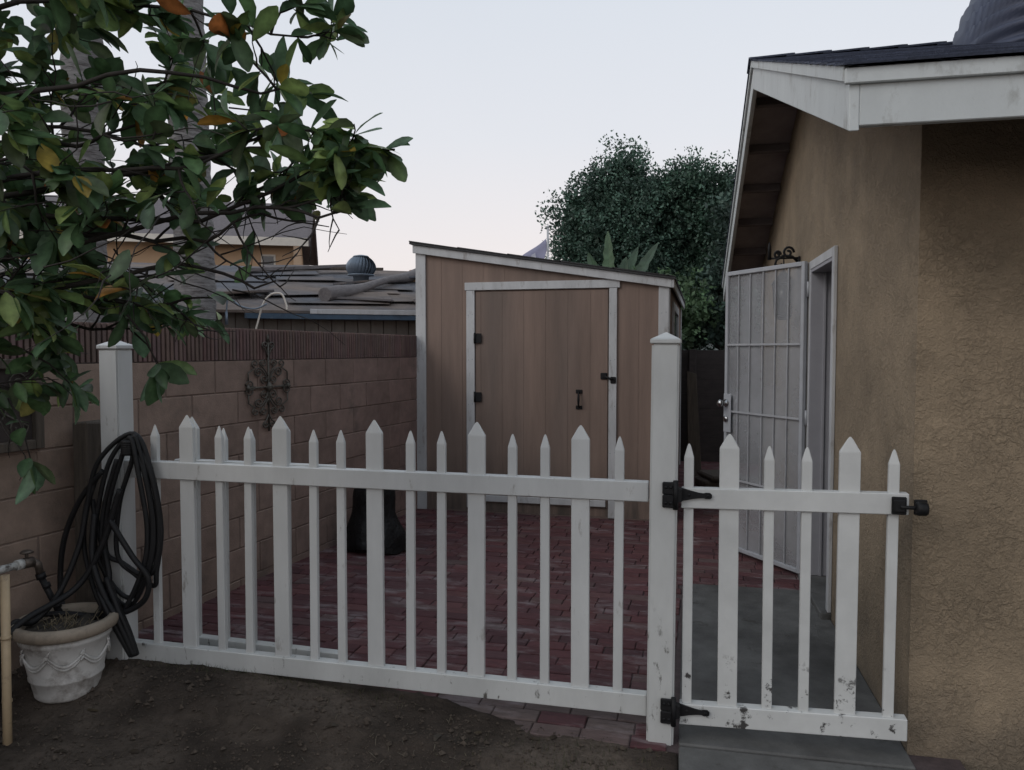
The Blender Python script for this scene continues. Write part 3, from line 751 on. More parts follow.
# moulded swags
for k in range(8):
    a0 = k*PI/4
    for j in range(2):
        pts = []
        for i in range(9):
            t = i/8; a = a0+t*PI/4; z = .225-.05*math.sin(t*PI)-j*.014; r = .1635+(z-.104)*.19+.003
            pts.append((r*math.cos(a), r*math.sin(a), z))
        m.tube(pts, [.003+.005*math.sin(t/8*PI) for t in range(9)], 6)
    r = .187; z = .225
    for q in range(5):
        aa = a0+random.uniform(-.05, .05); zz = z+random.uniform(-.03, .02)
        m.tube([(r*.985*math.cos(aa), r*.985*math.sin(aa), zz-.012), ((r+.004)*math.cos(aa), (r+.004)*math.sin(aa), zz), (r*.985*math.cos(aa+.05), r*.985*math.sin(aa+.05), zz+.012)], [.002, .006, .002], 6)
m.build('pot_body', M['pot'], pot)
m = MB()
m.lathe([(.192, .286), (.205, .29), (.222, .300), (.228, .318), (.224, .338), (.208, .348), (.188, .344), (.180, .328), (.176, .28)], 56); m.build('rim', M['potrim'], pot)
m = MB(); m.lathe([(.001, .325), (.06, .318), (.12, .312), (.177, .300)], 30)
for v in m.bm.verts: v.co.z += noise.noise(v.co*22)*.02
m.build('soil', M['soil'], pot)
m = MB()
for i in range(90):
    a = random.uniform(0, 6.3); r = random.uniform(0, .15); p0 = Vector((r*math.cos(a), r*math.sin(a), .31))
    d = Vector((random.gauss(0, .5), random.gauss(0, .5), random.uniform(.1, .8))).normalized()*random.uniform(.02, .07)
    m.tube([p0, p0+d*.6+Vector((0, 0, .004)), p0+d], [.0022, .0018, .0008], 4)
ds = m.build('dead_stems', M['dry'], pot); ds['kind'] = 'stuff'

# ------------------------------------------------------------------ hose
def catmull(pts, k=8, closed=False):
    out = []; n = len(pts); P = [Vector(p) for p in pts]
    for i in range(n if closed else n-1):
        p0 = P[(i-1) % n] if closed or i > 0 else P[0]; p1 = P[i]; p2 = P[(i+1) % n]; p3 = P[(i+2) % n] if closed or i+2 < n else P[-1]
        for j in range(k):
            t = j/k
            out.append(.5*((2*p1)+(-p0+p2)*t+(2*p0-5*p1+4*p2-p3)*t*t+(-p0+3*p1-3*p2+p3)*t**3))
    if not closed: out.append(P[-1])
    return out
hose = MB()
random.seed(11)
# loops hung from the post corner, falling in front of the post and off to its left
hx0, hy0 = -2.56, 2.965
loops = [  # (left x, right x, bottom z, y lift)
    (-2.70, -2.43, .42, 0), (-2.655, -2.405, .52, .014), (-2.745, -2.445, .34, -.016), (-2.60, -2.40, .47, .02),
    (-2.67, -2.425, .38, .005)]
pts = []
for i, (xl, xr, zb_, yo) in enumerate(loops):
    xm = (xl+xr)/2+random.uniform(-.04, .04); zt_ = 1.145+.008*i-random.uniform(0, .02); j = random.uniform(-.02, .02)
    pts += [(-2.545+.006*i, 2.98+yo*.5, zt_), (xr-.035, 2.97+yo, .98+j), (xr, 2.975+yo, .74+j), (xr-.02, 2.965+yo, .55+j), (xm+.04, 2.955+yo*1.5, zb_), (xm-.06, 2.95+yo*1.5, zb_+.05),
            (xl-.01, 2.94+yo, .62+j), (xl+.005, 2.945+yo, .84-j), (xl+.07, 2.955+yo, 1.05)]
hose.tube(catmull(pts, 7), .0112, 8)
# slack bights to the left, behind the pot, and the wrapped lower bundle
hose.tube(catmull([(-2.66, 2.94, 1.0), (-2.78, 2.93, .86), (-2.87, 2.93, .68), (-2.90, 2.93, .50), (-2.86, 2.90, .36), (-2.76, 2.86, .31), (-2.66, 2.87, .34), (-2.62, 2.92, .50), (-2.70, 2.95, .72), (-2.74, 2.96, .86)], 7), .0125, 8)
hose.tube(catmull([(-2.60, 2.91, .78), (-2.50, 2.925, .62), (-2.43, 2.94, .52), (-2.45, 2.94, .42), (-2.54, 2.925, .36), (-2.66, 2.90, .34), (-2.78, 2.84, .36), (-2.86, 2.78, .37)], 7), .013, 8)
hose.tube(catmull([(-2.56, 2.93, .92), (-2.64, 2.90, .66), (-2.73, 2.84, .48), (-2.80, 2.64, .40), (-2.81, 2.55, .34), (-2.83, 2.51, .22), (-2.85, 2.50, .10), (-2.87, 2.52, .02), (-2.92, 2.60, .0)], 8), .014, 8)
hose.tube(catmull([(-2.70, 2.95, .98), (-2.74, 2.93, .84), (-2.76, 2.90, .66), (-2.80, 2.82, .46), (-2.84, 2.72, .36), (-2.86, 2.64, .38), (-2.87, 2.60, .28), (-2.88, 2.58, .1), (-2.95, 2.62, .01)], 8), .013, 8)
hose.tube(catmull([(-2.70, 2.93, .80), (-2.68, 2.89, .60), (-2.60, 2.88, .42), (-2.52, 2.90, .28), (-2.485, 2.91, .17)], 7), .014, 8)
for k in range(7):
    a = k*.9
    hose.tube(catmull([(-2.64+.02*math.cos(a), 2.90+.02*math.sin(a), .52-.012*k), (-2.58+.03*math.cos(a), 2.89+.025*math.sin(a), .38), (-2.53+.024*math.cos(a), 2.90+.02*math.sin(a), .27), (-2.49+.012*math.cos(a), 2.91+.012*math.sin(a), .17)], 5), .0125, 8)
for k in range(6):
    hose.tube([(-2.55+.022*math.cos(t), 2.975+.022*math.sin(t), 1.08+.010*k) for t in [i*PI/8 for i in range(16)]], .011, 8, closed=True)
tag(hose.build('garden_hose', M['hose']), 'long black rubber hose coiled and hung on the left fence post', 'hose')

# ------------------------------------------------------------------ shed
shed = thing('shed', 'brown grooved siding shed with white trim and wide single door', 'shed', (-1.48, 6.95, 0))
SX = 1.48
Lx, Rx_ = -2.62, -.31
def stop(x): return 2.54-.155*(x+2.66)          # underside of front fascia top line
SD = 3.6
def siding(mm, xa, xb, z0, zf, y0, y1, groove=.0025, pitch=.206, ph=.05):
    x = math.floor(xa/pitch)*pitch+ph
    while x < xb:
        a = max(x+groove/2, xa); b = min(x+pitch-groove/2, xb)
        if b-a > .004:
            mm.poly([(a+SX, z0), (b+SX, z0), (b+SX, zf(b)), (a+SX, zf(a))], 'y', y0, y1)
        x += pitch
DL, DR, DTOP = -2.085, -.835, 2.10
m = MB()
siding(m, Lx, DL, .03, lambda x: stop(x)-.02, -.0, .0038); siding(m, DR, Rx_, .03, lambda x: stop(x)-.02, 0, .0038); siding(m, DL, DR, DTOP, lambda x: stop(x)-.02, 0, .0038)
m.build('front_siding', M['siding'], shed)
m = MB(); m.poly([(Lx+SX, .03), (Rx_+SX, .03), (Rx_+SX, stop(Rx_)-.03), (Lx+SX, stop(Lx)-.03)], 'y', .004, .05); m.build('front_backing', M['siding'], shed)
m = MB(); m.box(Lx+SX, Lx+SX+.03, .051, SD, .03, stop(Lx)-.03)
m.box(Lx+SX+.03, Rx_+SX, SD-.03, SD, .03, 2.1); m.build('rear_walls', M['siding'], shed)
m = MB(); y = .051
while y < SD:
    m.box(Rx_+SX-.03, Rx_+SX, y, min(y+.094, SD), .03, stop(Rx_)-.02); y += .102
m.box(Rx_+SX-.04, Rx_+SX-.008, .05, SD, .03, stop(Rx_)-.02)
m.build('side_siding', M['siding'], shed)
# trims
def tr(name, a, b, z0, z1, y0=-.02, y1=-.001, par=None, mt='trim'):
    m = MB(); m.box(a+SX, b+SX, y0, y1, z0, z1, .003); return m.build(name, M[mt], par or shed)
m = MB(); m.poly([(Lx-.055+SX, .02), (Lx+.045+SX, .02), (Lx+.045+SX, stop(Lx+.04)-.075), (Lx-.055+SX, stop(Lx-.055)-.075)], 'y', -.02, -.001, bev=.003); m.build('corner_trim', M['trim'], shed)
m = MB(); m.poly([(Rx_-.085+SX, .02), (Rx_+.012+SX, .02), (Rx_+.012+SX, stop(Rx_)-.077), (Rx_-.085+SX, stop(Rx_-.085)-.077)], 'y', -.02, -.001, bev=.003); m.build('corner_trim', M['trim'], shed)
m = MB(); m.box(Rx_+SX+.001, Rx_+SX+.014, -.02, .07, .02, stop(Rx_)-.08, .003); m.build('side_trim', M['trim'], shed); m = MB(); m.box(Rx_+SX+.001, Rx_+SX+.014, SD-.09, SD, .02, stop(Rx_)-.08, .003); m.build('side_trim', M['trim'], shed)
m = MB(); a, b = Lx-.075, Rx_+.03
m.poly([(a+SX, stop(a)-.075), (b+SX, stop(b)-.075), (b+SX, stop(b)), (a+SX, stop(a))], 'y', -.045, -.0205, bev=.003); m.build('fascia', M['trim'], shed)
m = MB(); m.box(b+SX+.001, b+SX+.02, -.045, SD+.05, stop(b)-.075, stop(b)-.0, .003); m.build('side_fascia', M['trim'], shed)
m = MB(); a, b = Lx-.10, Rx_+.06
m.poly([(a+SX, stop(a)+.002), (b+SX, stop(b)+.002), (b+SX, stop(b)+.022), (a+SX, stop(a)+.022)], 'y', -.065, SD+.08)
xk = a
while xk < b:       # overlapping strips of roofing felt lip over the edge
    m.poly([(xk+SX, stop(xk)+.023), (min(xk+.5, b)+SX, stop(min(xk+.5, b))+.023), (min(xk+.5, b)+SX, stop(min(xk+.5, b))+.028), (xk+SX, stop(xk)+.034)], 'y', -.072, SD+.08); xk += .48
m.build('roof', M['roofing'], shed)
# frame around the door
tr('door_trim', DL-.085, DL-.004, .06, 2.105, -.024); tr('door_trim', DR+.004, DR+.075, -.005+.03, 2.105, -.024)
tr('header_trim', DL-.10, DR+.10, 2.107, 2.18, -.026)
# door: siding face of its own
m = MB()
siding(m, DL+.006, DR-.008, .115, lambda x: DTOP-.008, -.012, -.009, groove=.0025, pitch=.206, ph=.03)
m.box(DL+.006+SX, DR-.008+SX, -.0088, .0, .115, DTOP-.008)
sd = m.build('door', M['siding'], shed)
tr('bottom_board', DL+.06, DR-.02, .125, .185, -.024, -.0125, sd)
m = MB(); m.box(Lx+.05+SX, Rx_-.09+SX, -.006, .011, .0, .028, .002); m.build('skid', M['siding_dark'], shed)
for z in (1.66, 1.11, .35):
    m = MB(); m.box(DL-.012+SX, DL+.065+SX, -.030, -.0245, z-.045, z+.045, .003); m.tube([(DL+SX, -.034, z-.05), (DL+SX, -.034, z+.05)], .009, 8); m.build('hinge', M['iron'], sd)
m = MB(); zz = 1.10; xx = -1.10+SX
m.box(xx-.03, xx+.03, -.02, -.0125, zz+.055, zz+.09, .003); m.box(xx-.03, xx+.03, -.02, -.0125, zz-.09, zz-.055, .003)
m.tube([(xx, -.02, zz+.07), (xx, -.05, zz+.05), (xx, -.055, zz), (xx, -.05, zz-.05), (xx, -.02, zz-.07)], [.009, .008, .012, .008, .009], 8); m.build('handle', M['iron'], sd)
m = MB(); m.box(-.905+SX, -.845+SX, -.022, -.0125, 1.285, 1.345, .006); m.tube([(-.875+SX, -.03, 1.315), (-.82+SX, -.042, 1.295), (-.79+SX, -.04, 1.285)], .010, 8)
m.box(-.815+SX, -.765+SX, -.034, -.0245, 1.25, 1.31, .006); m.build('latch', M['iron'], sd)
for (nx_, z0_, z1_) in ((Lx-.005, .2, 2.3), (Rx_-.037, .2, 2.0), (DL-.045, .2, 2.0), (DR+.04, .2, 2.0)):
    m = MB(); z = z0_
    while z < z1_:
        for dx in (-.02, .018): m.lathe([(.004, 0), (.003, .0015), (.0005, .002)], 8, Matrix.Translation((nx_+SX+dx, -.0195 if abs(nx_-DL) > .2 and abs(nx_-DR) > .2 else -.0235, z+dx*.2)) @ Matrix.Rotation(PI/2, 4, 'X'))
        z += .42
    nl = m.build('nail_heads', M['galv'], shed); nl['kind'] = 'stuff'
# side window
m = MB(); wx = Rx_+SX+.001
for (ya, yb, za, zb2) in ((.75, .84, 1.0, 2.02), (2.1, 2.19, 1.0, 2.02), (.84, 2.1, 1.0, 1.08), (.84, 2.1, 1.94, 2.02)): m.box(wx, wx+.022, ya, yb, za, zb2, .003)
win = m.build('window', M['trim'], shed)
m = MB(); m.box(wx, wx+.006, .841, 2.099, 1.081, 1.939); m.build('pane', M['glass'], win)

# ------------------------------------------------------------------ bagged black thing by the wall
m = MB(); n = 40; rings = []
H_ = .50
for j in range(23):
    t = j/22; z = .03+t*H_; r = .245*(1-.48*t)+.012*math.sin(t*9)
    if j == 22: r = .03
    ring = []
    for k in range(n):
        a = 2*PI*k/n; f = 1+.05*math.sin(7*a+2*math.sin(t*3))*(1-t*.3)+.05*noise.noise(Vector((math.cos(a)*2, math.sin(a)*2, t*3)))
        flare = (1+.12*(1-t)**4*math.cos(a-.3))
        ring.append(m.bm.verts.new((r*f*flare*math.cos(a), r*.8*f*math.sin(a), z+.02*math.sin(3*a)*(1-t)*(t < .1))))
    rings.append(ring)
for a, b in zip(rings, rings[1:]):
    for k in range(n): m.bm.faces.new((a[k], a[(k+1) % n], b[(k+1) % n], b[k])).smooth = True
m.bm.faces.new(rings[-1])
cov = thing('covered_barbecue', 'small grill under a black fabric cover by the block wall', 'covered grill', (-2.44, 5.42, .018))
m.build('cover', M['blackbag'], cov)
for sx, sy in ((-.12, -.08), (.12, -.08), (-.12, .08), (.12, .08)):
    m = MB(); m.tube([(sx, sy, .01), (sx, sy, .12)], .012, 8); m.lathe([(.018, -.008), (.022, 0), (.018, .008)], 12, Matrix.Translation((sx, sy, .022)) @ Matrix.Rotation(PI/2, 4, 'Y')); m.build('leg', M['chrome'], cov)

# ------------------------------------------------------------------ back wall and what leans there
bk = thing('back_fence', 'dark board fence closing the passage behind the shed', 'fence', (.3, 10.85, 0))
m = MB(); z = -.05
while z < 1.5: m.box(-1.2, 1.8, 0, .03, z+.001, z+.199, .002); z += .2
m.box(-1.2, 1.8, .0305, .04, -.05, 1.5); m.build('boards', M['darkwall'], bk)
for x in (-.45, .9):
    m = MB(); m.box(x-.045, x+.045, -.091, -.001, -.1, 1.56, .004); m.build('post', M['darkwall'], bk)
m = MB(); m.poly([(0, 0), (.16, 0), (.10, 1.25), (-.01, 1.28)], 'y', 0, .02, bev=.003)
tag(m.build('leaning_board', M['oldwood'], None, (-.17, 9.5, .02), (R(-6), 0, R(8))), 'narrow grey board leaning in the dark passage beside the shed', 'board')
m = MB(); m.box(-.35, .35, -.2, .2, 0, .10, .02); m.box(-.3, .1, -.25, .25, .101, .16, .02)
tag(m.build('stacked_boards', M['oldwood'], None, (.3, 8.9, .019), (0, 0, R(20))), 'low dark stack of boards on the bricks in the passage', 'boards')
# pale outbuilding glimpsed through the trees
pb = thing('far_outbuilding', 'pale green wall with white eave glimpsed below the trees', 'building', (1.2, 20, 0))
m = MB(); m.box(-4, 4, 0, 4, -.1, 1.95); m.build('wall', M['pale'], pb)
m = MB(); m.poly([(-.4, 1.96), (2, 2.5), (4.4, 1.96)], 'x', -4.3, 4.3); m.build('roof', M['cream'], pb)

# ------------------------------------------------------------------ neighbour's low building
nd = Vector((-3.335+5.257, 8.65-7.449, 0)); na = math.atan2(nd.y, nd.x)
nb = thing('neighbor_shed', 'low dark outbuilding with worn roof and blue edged eave behind the block wall', 'outbuilding', (-5.257, 7.52, 0), na)
NL0, NL1 = -5.5, 4.2
m = MB(); x = NL0
while x < NL1: m.box(x+.006, x+.094+.05, 0, .03, -.1, 1.985); x += .15
m.build('wall', M['barn'], nb)
m = MB(); m.box(NL0, NL1, .031, 4.5, -.1, 1.98); m.build('core', M['siding_dark'], nb)
nrz = lambda y: 2.03+.232*y
m = MB(); m.poly([(-.16, nrz(-.16)), (3.55, nrz(3.55)), (3.55, nrz(3.55)-.03), (-.16, nrz(-.16)-.03)], 'x', NL0-.2, NL1)
random.seed(5)
for i in range(26):     # loose patches of roofing of uneven lengths
    x = random.uniform(NL0, NL1-.8); y = random.uniform(0, 3.0); a = random.gauss(0, .16)
    Mx = Matrix.Translation((x, y, nrz(y)+.012+random.uniform(0, .02))) @ Matrix.Rotation(math.atan(.232), 4, 'X') @ Matrix.Rotation(a, 4, 'Z') @ Matrix.Rotation(random.gauss(0, .015), 4, 'Y')
    m.box(0, random.uniform(.6, 1.3), 0, random.uniform(.3, .7), 0, .005, 0, Mx)
nroof = m.build('roof', M['roofboard'], nb)
m = MB(); m.box(1.0, NL1, -.19, -.165, nrz(-.16)-.035, nrz(-.16)+.02, .003); m.build('eave_board', M['trim'], nb)
m = MB(); m.box(.3, NL1, -.18, -.10, nrz(-.16)-.095, nrz(-.16)-.036, .003); m.build('blue_edge', M['bluetrim'], nb)
# turbine vent
tp = Matrix.Rotation(-na, 4, 'Z') @ (Vector((-4.74, 10.15, 0))-Vector((-5.257, 7.52, 0)))
m = MB(); m.lathe([(.11, -.15), (.11, .06), (.19, .07), (.19, .085)], 24)
tv = m.build('turbine_vent', M['galv'], nb, (tp.x, tp.y, nrz(tp.y)+.05))
m = MB()
for k in range(26):
    a0 = k*2*PI/26; A = []; B = []
    for i in range(9):
        t = i/8; z = .085+t*.25; r = .16+.075*math.sin(t*PI)**.8-.05*t
        a = a0+t*.25
        A.append(m.bm.verts.new((r*math.cos(a), r*math.sin(a), z))); B.append(m.bm.verts.new(((r-.028)*math.cos(a+.24), (r-.028)*math.sin(a+.24), z)))
    for i in range(8): m.bm.faces.new((A[i], B[i], B[i+1], A[i+1])).smooth = True
m.lathe([(.115, .335), (.10, .35), (.04, .362), (.001, .364)], 24); m.build('turbine', M['galv'], tv)
m = MB(); m.lathe([(.13, .085), (.14, .2), (.10, .33)], 20); m.build('turbine_core', M['inner'], tv)
m = MB(); m.box(-.06, .06, -.06, .06, -.1, .16, .004); p = Matrix.Rotation(-na, 4, 'Z') @ (Vector((-4.28, 11.0, 0))-Vector((-5.257, 7.52, 0))); m.build('roof_stub', M['tanwall'], nb, (p.x, p.y, nrz(min(p.y, 3.5))))
def on_nroof(x, y, lift=.03):
    v = Matrix.Rotation(na, 4, 'Z') @ Vector((x, y, nrz(y)+lift)); return Vector((-5.257, 7.52, 0))+v
def plank(x0_, y0_, x1_, y1_, w, t, label, rnd=False, lift=.03, name='roof_plank', mt='greywood', cat='plank', sag=0):
    a = on_nroof(x0_, y0_, lift); b = on_nroof(x1_, y1_, lift+.02); d = b-a; L = d.length
    q = d.to_track_quat('X', 'Z'); m = MB()
    if rnd:
        m.tube([(L*i/9, .02*math.sin(i), .02*math.cos(i*1.3)) for i in range(10)], [w*(.8+.25*math.sin(i*.8+1)) for i in range(10)], 10)
    else: m.box(0, L, -w/2, w/2, 0, t, .004)
    o = m.build(name, M[mt], None, a); o.rotation_mode = 'QUATERNION'; o.rotation_quaternion = q
    return tag(o, label, cat, 'loose timber lying on the neighbouring roof')
plank(1.2, .3, 2.9, 2.7, .085, 0, 'thick grey rolled log slanting up the neighbour roof to the right', True, .09, 'roof_log', 'greywood', 'log')
plank(2.45, -.2, 2.75, .8, .06, 0, 'curved grey roll drooping over the blue eave beside the shed', True, .06, 'roof_log', 'greywood', 'log')
plank(.2, 2.4, 1.75, 3.1, .16, .05, 'pale flat plank along the ridge left of the turbine vent', False, .06)
plank(1.2, .5, 2.0, .25, .10, .03, 'short grey plank near the eave under the hanging leaf')
plank(2.3, .35, 2.75, .5, .12, .05, 'stubby grey plank beside the log above the blue eave')
plank(.9, 2.9, 2.3, 3.0, .08, .04, 'thin dark plank across the top of the neighbour roof', False, .05, 'roof_plank', 'oldwood')
plank(1.5, 1.6, 2.9, 2.5, .3, .03, 'broad brownish board lying under the turbine vent', False, .04, 'roof_plank', 'roofboard')
plank(-.6, .3, .6, .7, .2, .03, 'wide rusty board left of the bent white pipe', False, .04, 'roof_plank', 'roofboard')
# bent white pipe over the block wall
m = MB()
P_ = [on_nroof(.38, -.45, 0)]; a = Vector((-4.70, 7.33, 1.62))
pts = catmull([a, a+Vector((.06, .02, .2)), a+Vector((.12, .04, .42)), a+Vector((.2, .06, .52)), a+Vector((.31, .09, .53)), a+Vector((.36, .1, .42)), a+Vector((.37, .1, .36))], 6)
m.tube([p-a for p in pts], .010, 8)
tag(m.build('bent_pipe', M['cream'], None, a), 'thin white bent pipe rising above the block wall by the blue eave', 'pipe')
m = MB()
pts = catmull([(0, 0, .0), (.02, 0, .16), (.06, .02, .14), (.16, .04, .07), (.3, .08, .05), (.42, .1, .10)], 6); m.tube(pts, .009, 6); m.tube([(0, 0, -.12), (0, 0, .02)], [.018, .012], 8)
tag(m.build('loose_cable', M['galv'], None, (-4.93, 7.23, 1.94)), 'sagging pale cable hanging below the neighbour eave', 'cable')

# ------------------------------------------------------------------ far two storey house
fd = Vector((11.917-16.051, 0, 0))
fh = thing('far_house', 'tan two storey house with grey shingle roof behind the palms', 'house', (-11.6, 20.3, 0), R(26))
m = MB(); m.box(-16, 0, 0, 5.0, -.1, 4.75)
m.poly([(0, 4.74), (5, 4.74), (2.5, 5.95)], 'x', -.12, 0)
m.build('wall', M['tanwall'], fh)
m = MB(); rz_ = lambda y: 4.72+.50*(y+.5) if y < 2.5 else 6.22-.50*(y-2.5)
m.poly([(-.5, rz_(-.5)), (2.5, rz_(2.5)), (5.5, rz_(5.5)), (5.5, rz_(5.5)-.12), (2.5, rz_(2.5)-.14), (-.5, rz_(-.5)-.12)], 'x', -16.5, .45); m.build('roof', M['houseroof'], fh)
m = MB(); m.box(-16.5, .45, -.55, -.503, 4.50, 4.73); m.build('fascia', M['cream'], fh)
m = MB(); m.poly([(-.5, rz_(-.5)+.01), (2.5, rz_(2.5)+.01), (2.5, rz_(2.5)-.22), (-.5, rz_(-.5)-.22)], 'x', .452, .50); m.poly([(2.501, rz_(2.5)+.01), (5.5, rz_(5.5)+.01), (5.5, rz_(5.5)-.22), (2.501, rz_(2.5)-.22)], 'x', .452, .50); m.build('rake_board', M['houseroof'], fh)
m = MB(); m.poly([(0.02, 4.05), (1.0, 3.68), (1.0, 3.56), (.02, 3.9)], 'y', .5, 4.2); lr = m.build('lower_roof', M['houseroof'], fh)
m = MB(); m.poly([(0.02, 4.08), (1.05, 3.69), (1.05, 3.5), (.02, 3.88)], 'y', .45, .5); m.box(1.001, 1.05, .5, 4.2, 3.5, 3.68); m.build('eave_board', M['cream'], lr)
m = MB(); m.box(.001, .04, 1.0, 1.9, 3.9, 4.6) if False else m.box(-.9, -.5, -.04, -.001, 3.2, 4.3)
wn = m.build('window', M['cream'], fh)
m = MB(); m.box(-.85, -.55, -.05, -.041, 3.25, 4.25); m.build('pane', M['glass'], wn)
m = MB(); m.box(-12, -5, -3.2, -.56, 3.15, 3.3); m.box(-12, -5, -3.25, -3.201, 3.05, 3.32); m.build('porch_roof', M['cream'], fh)

# ------------------------------------------------------------------ palms
def palm(x, y, r, label, seed):
    rng = random.Random(seed); m = MB(); pts = []; rr = []; z = -.1
    while z < 9:
        pts.append((.05*math.sin(z*.5+seed), .03*math.cos(z*.4), z)); rr.append(r*(1+.03*((len(pts) % 3)-1))*(1.25-.25*min(1, z/1.5)))
        z += .055+rng.uniform(0, .03)
    m.tube(pts, rr, 20)
    for v in m.bm.verts: v.co += v.normal*0+Vector((noise.noise(v.co*5), noise.noise(v.co*5+Vector((9, 0, 0))), 0))*.012
    t = thing('palm_tree', label, 'palm tree', (x, y, 0), 0, 'palm trees beyond the block wall')
    m.build('trunk', M['palm'], t)
    # crown high above, of drooping fronds
    V = []; F = []; cl = []
    for k in range(22):
        a = rng.uniform(0, 6.3); up = rng.uniform(-.4, 1.2); Lf = rng.uniform(1.7, 2.3); prev = None
        for i in range(14):
            tt = i/13; rad = Lf*tt; zz = 9+up*rad*.6-.55*rad*rad*.45
            c0 = Vector((rad*math.cos(a), rad*math.sin(a), zz))
            if i > 1:
                for sg in (1, -1):
                    ln = .45*math.sin(tt*PI*.9+.2); d = Vector((-math.sin(a)*sg, math.cos(a)*sg, -.5)).normalized(); al = Vector((math.cos(a), math.sin(a), 0))
                    b = len(V); V += [tuple(c0), tuple(c0+al*.06), tuple(c0+d*ln+al*.15)]; F.append((b, b+1, b+2)); cl.append((.05, .07, .035))
    rawmesh('crown', V, F, M['leaf_far'], cl, t)
palm(-5.16, 6.96, .195, 'thick grey palm trunk just left of the tan far house roof', 1)
palm(-5.95, 6.45, .19, 'grey palm trunk half hidden by leaves near the upper left corner', 4)

# ------------------------------------------------------------------ foliage
def add_leaf(V, F, cl, p, d, nrm, ln, w, c, curl=.2, fold=.25):
    d = d.normalized(); s = d.cross(nrm)
    if s.length < 1e-4: s = d.orthogonal()
    s.normalize(); n = s.cross(d)
    b = len(V)
    e_ = tuple(q*.85 for q in c); r_ = tuple(q*1.45 for q in c)
    prof = ((0, .06), (.18, .5), (.42, .9), (.66, 1.0), (.86, .68), (1.0, .12))
    for t, q in prof:
        cen = p+d*ln*t-n*ln*curl*t*t
        ww = w*q*.5
        V.append(tuple(cen-s*ww+n*ww*fold)); V.append(tuple(cen)); V.append(tuple(cen+s*ww+n*ww*fold))
    for i in range(5):
        a = b+i*3; F.append((a, a+1, a+4, a+3)); F.append((a+1, a+2, a+5, a+4)); cl.extend([(e_, r_, r_, e_), (r_, e_, e_, r_)])

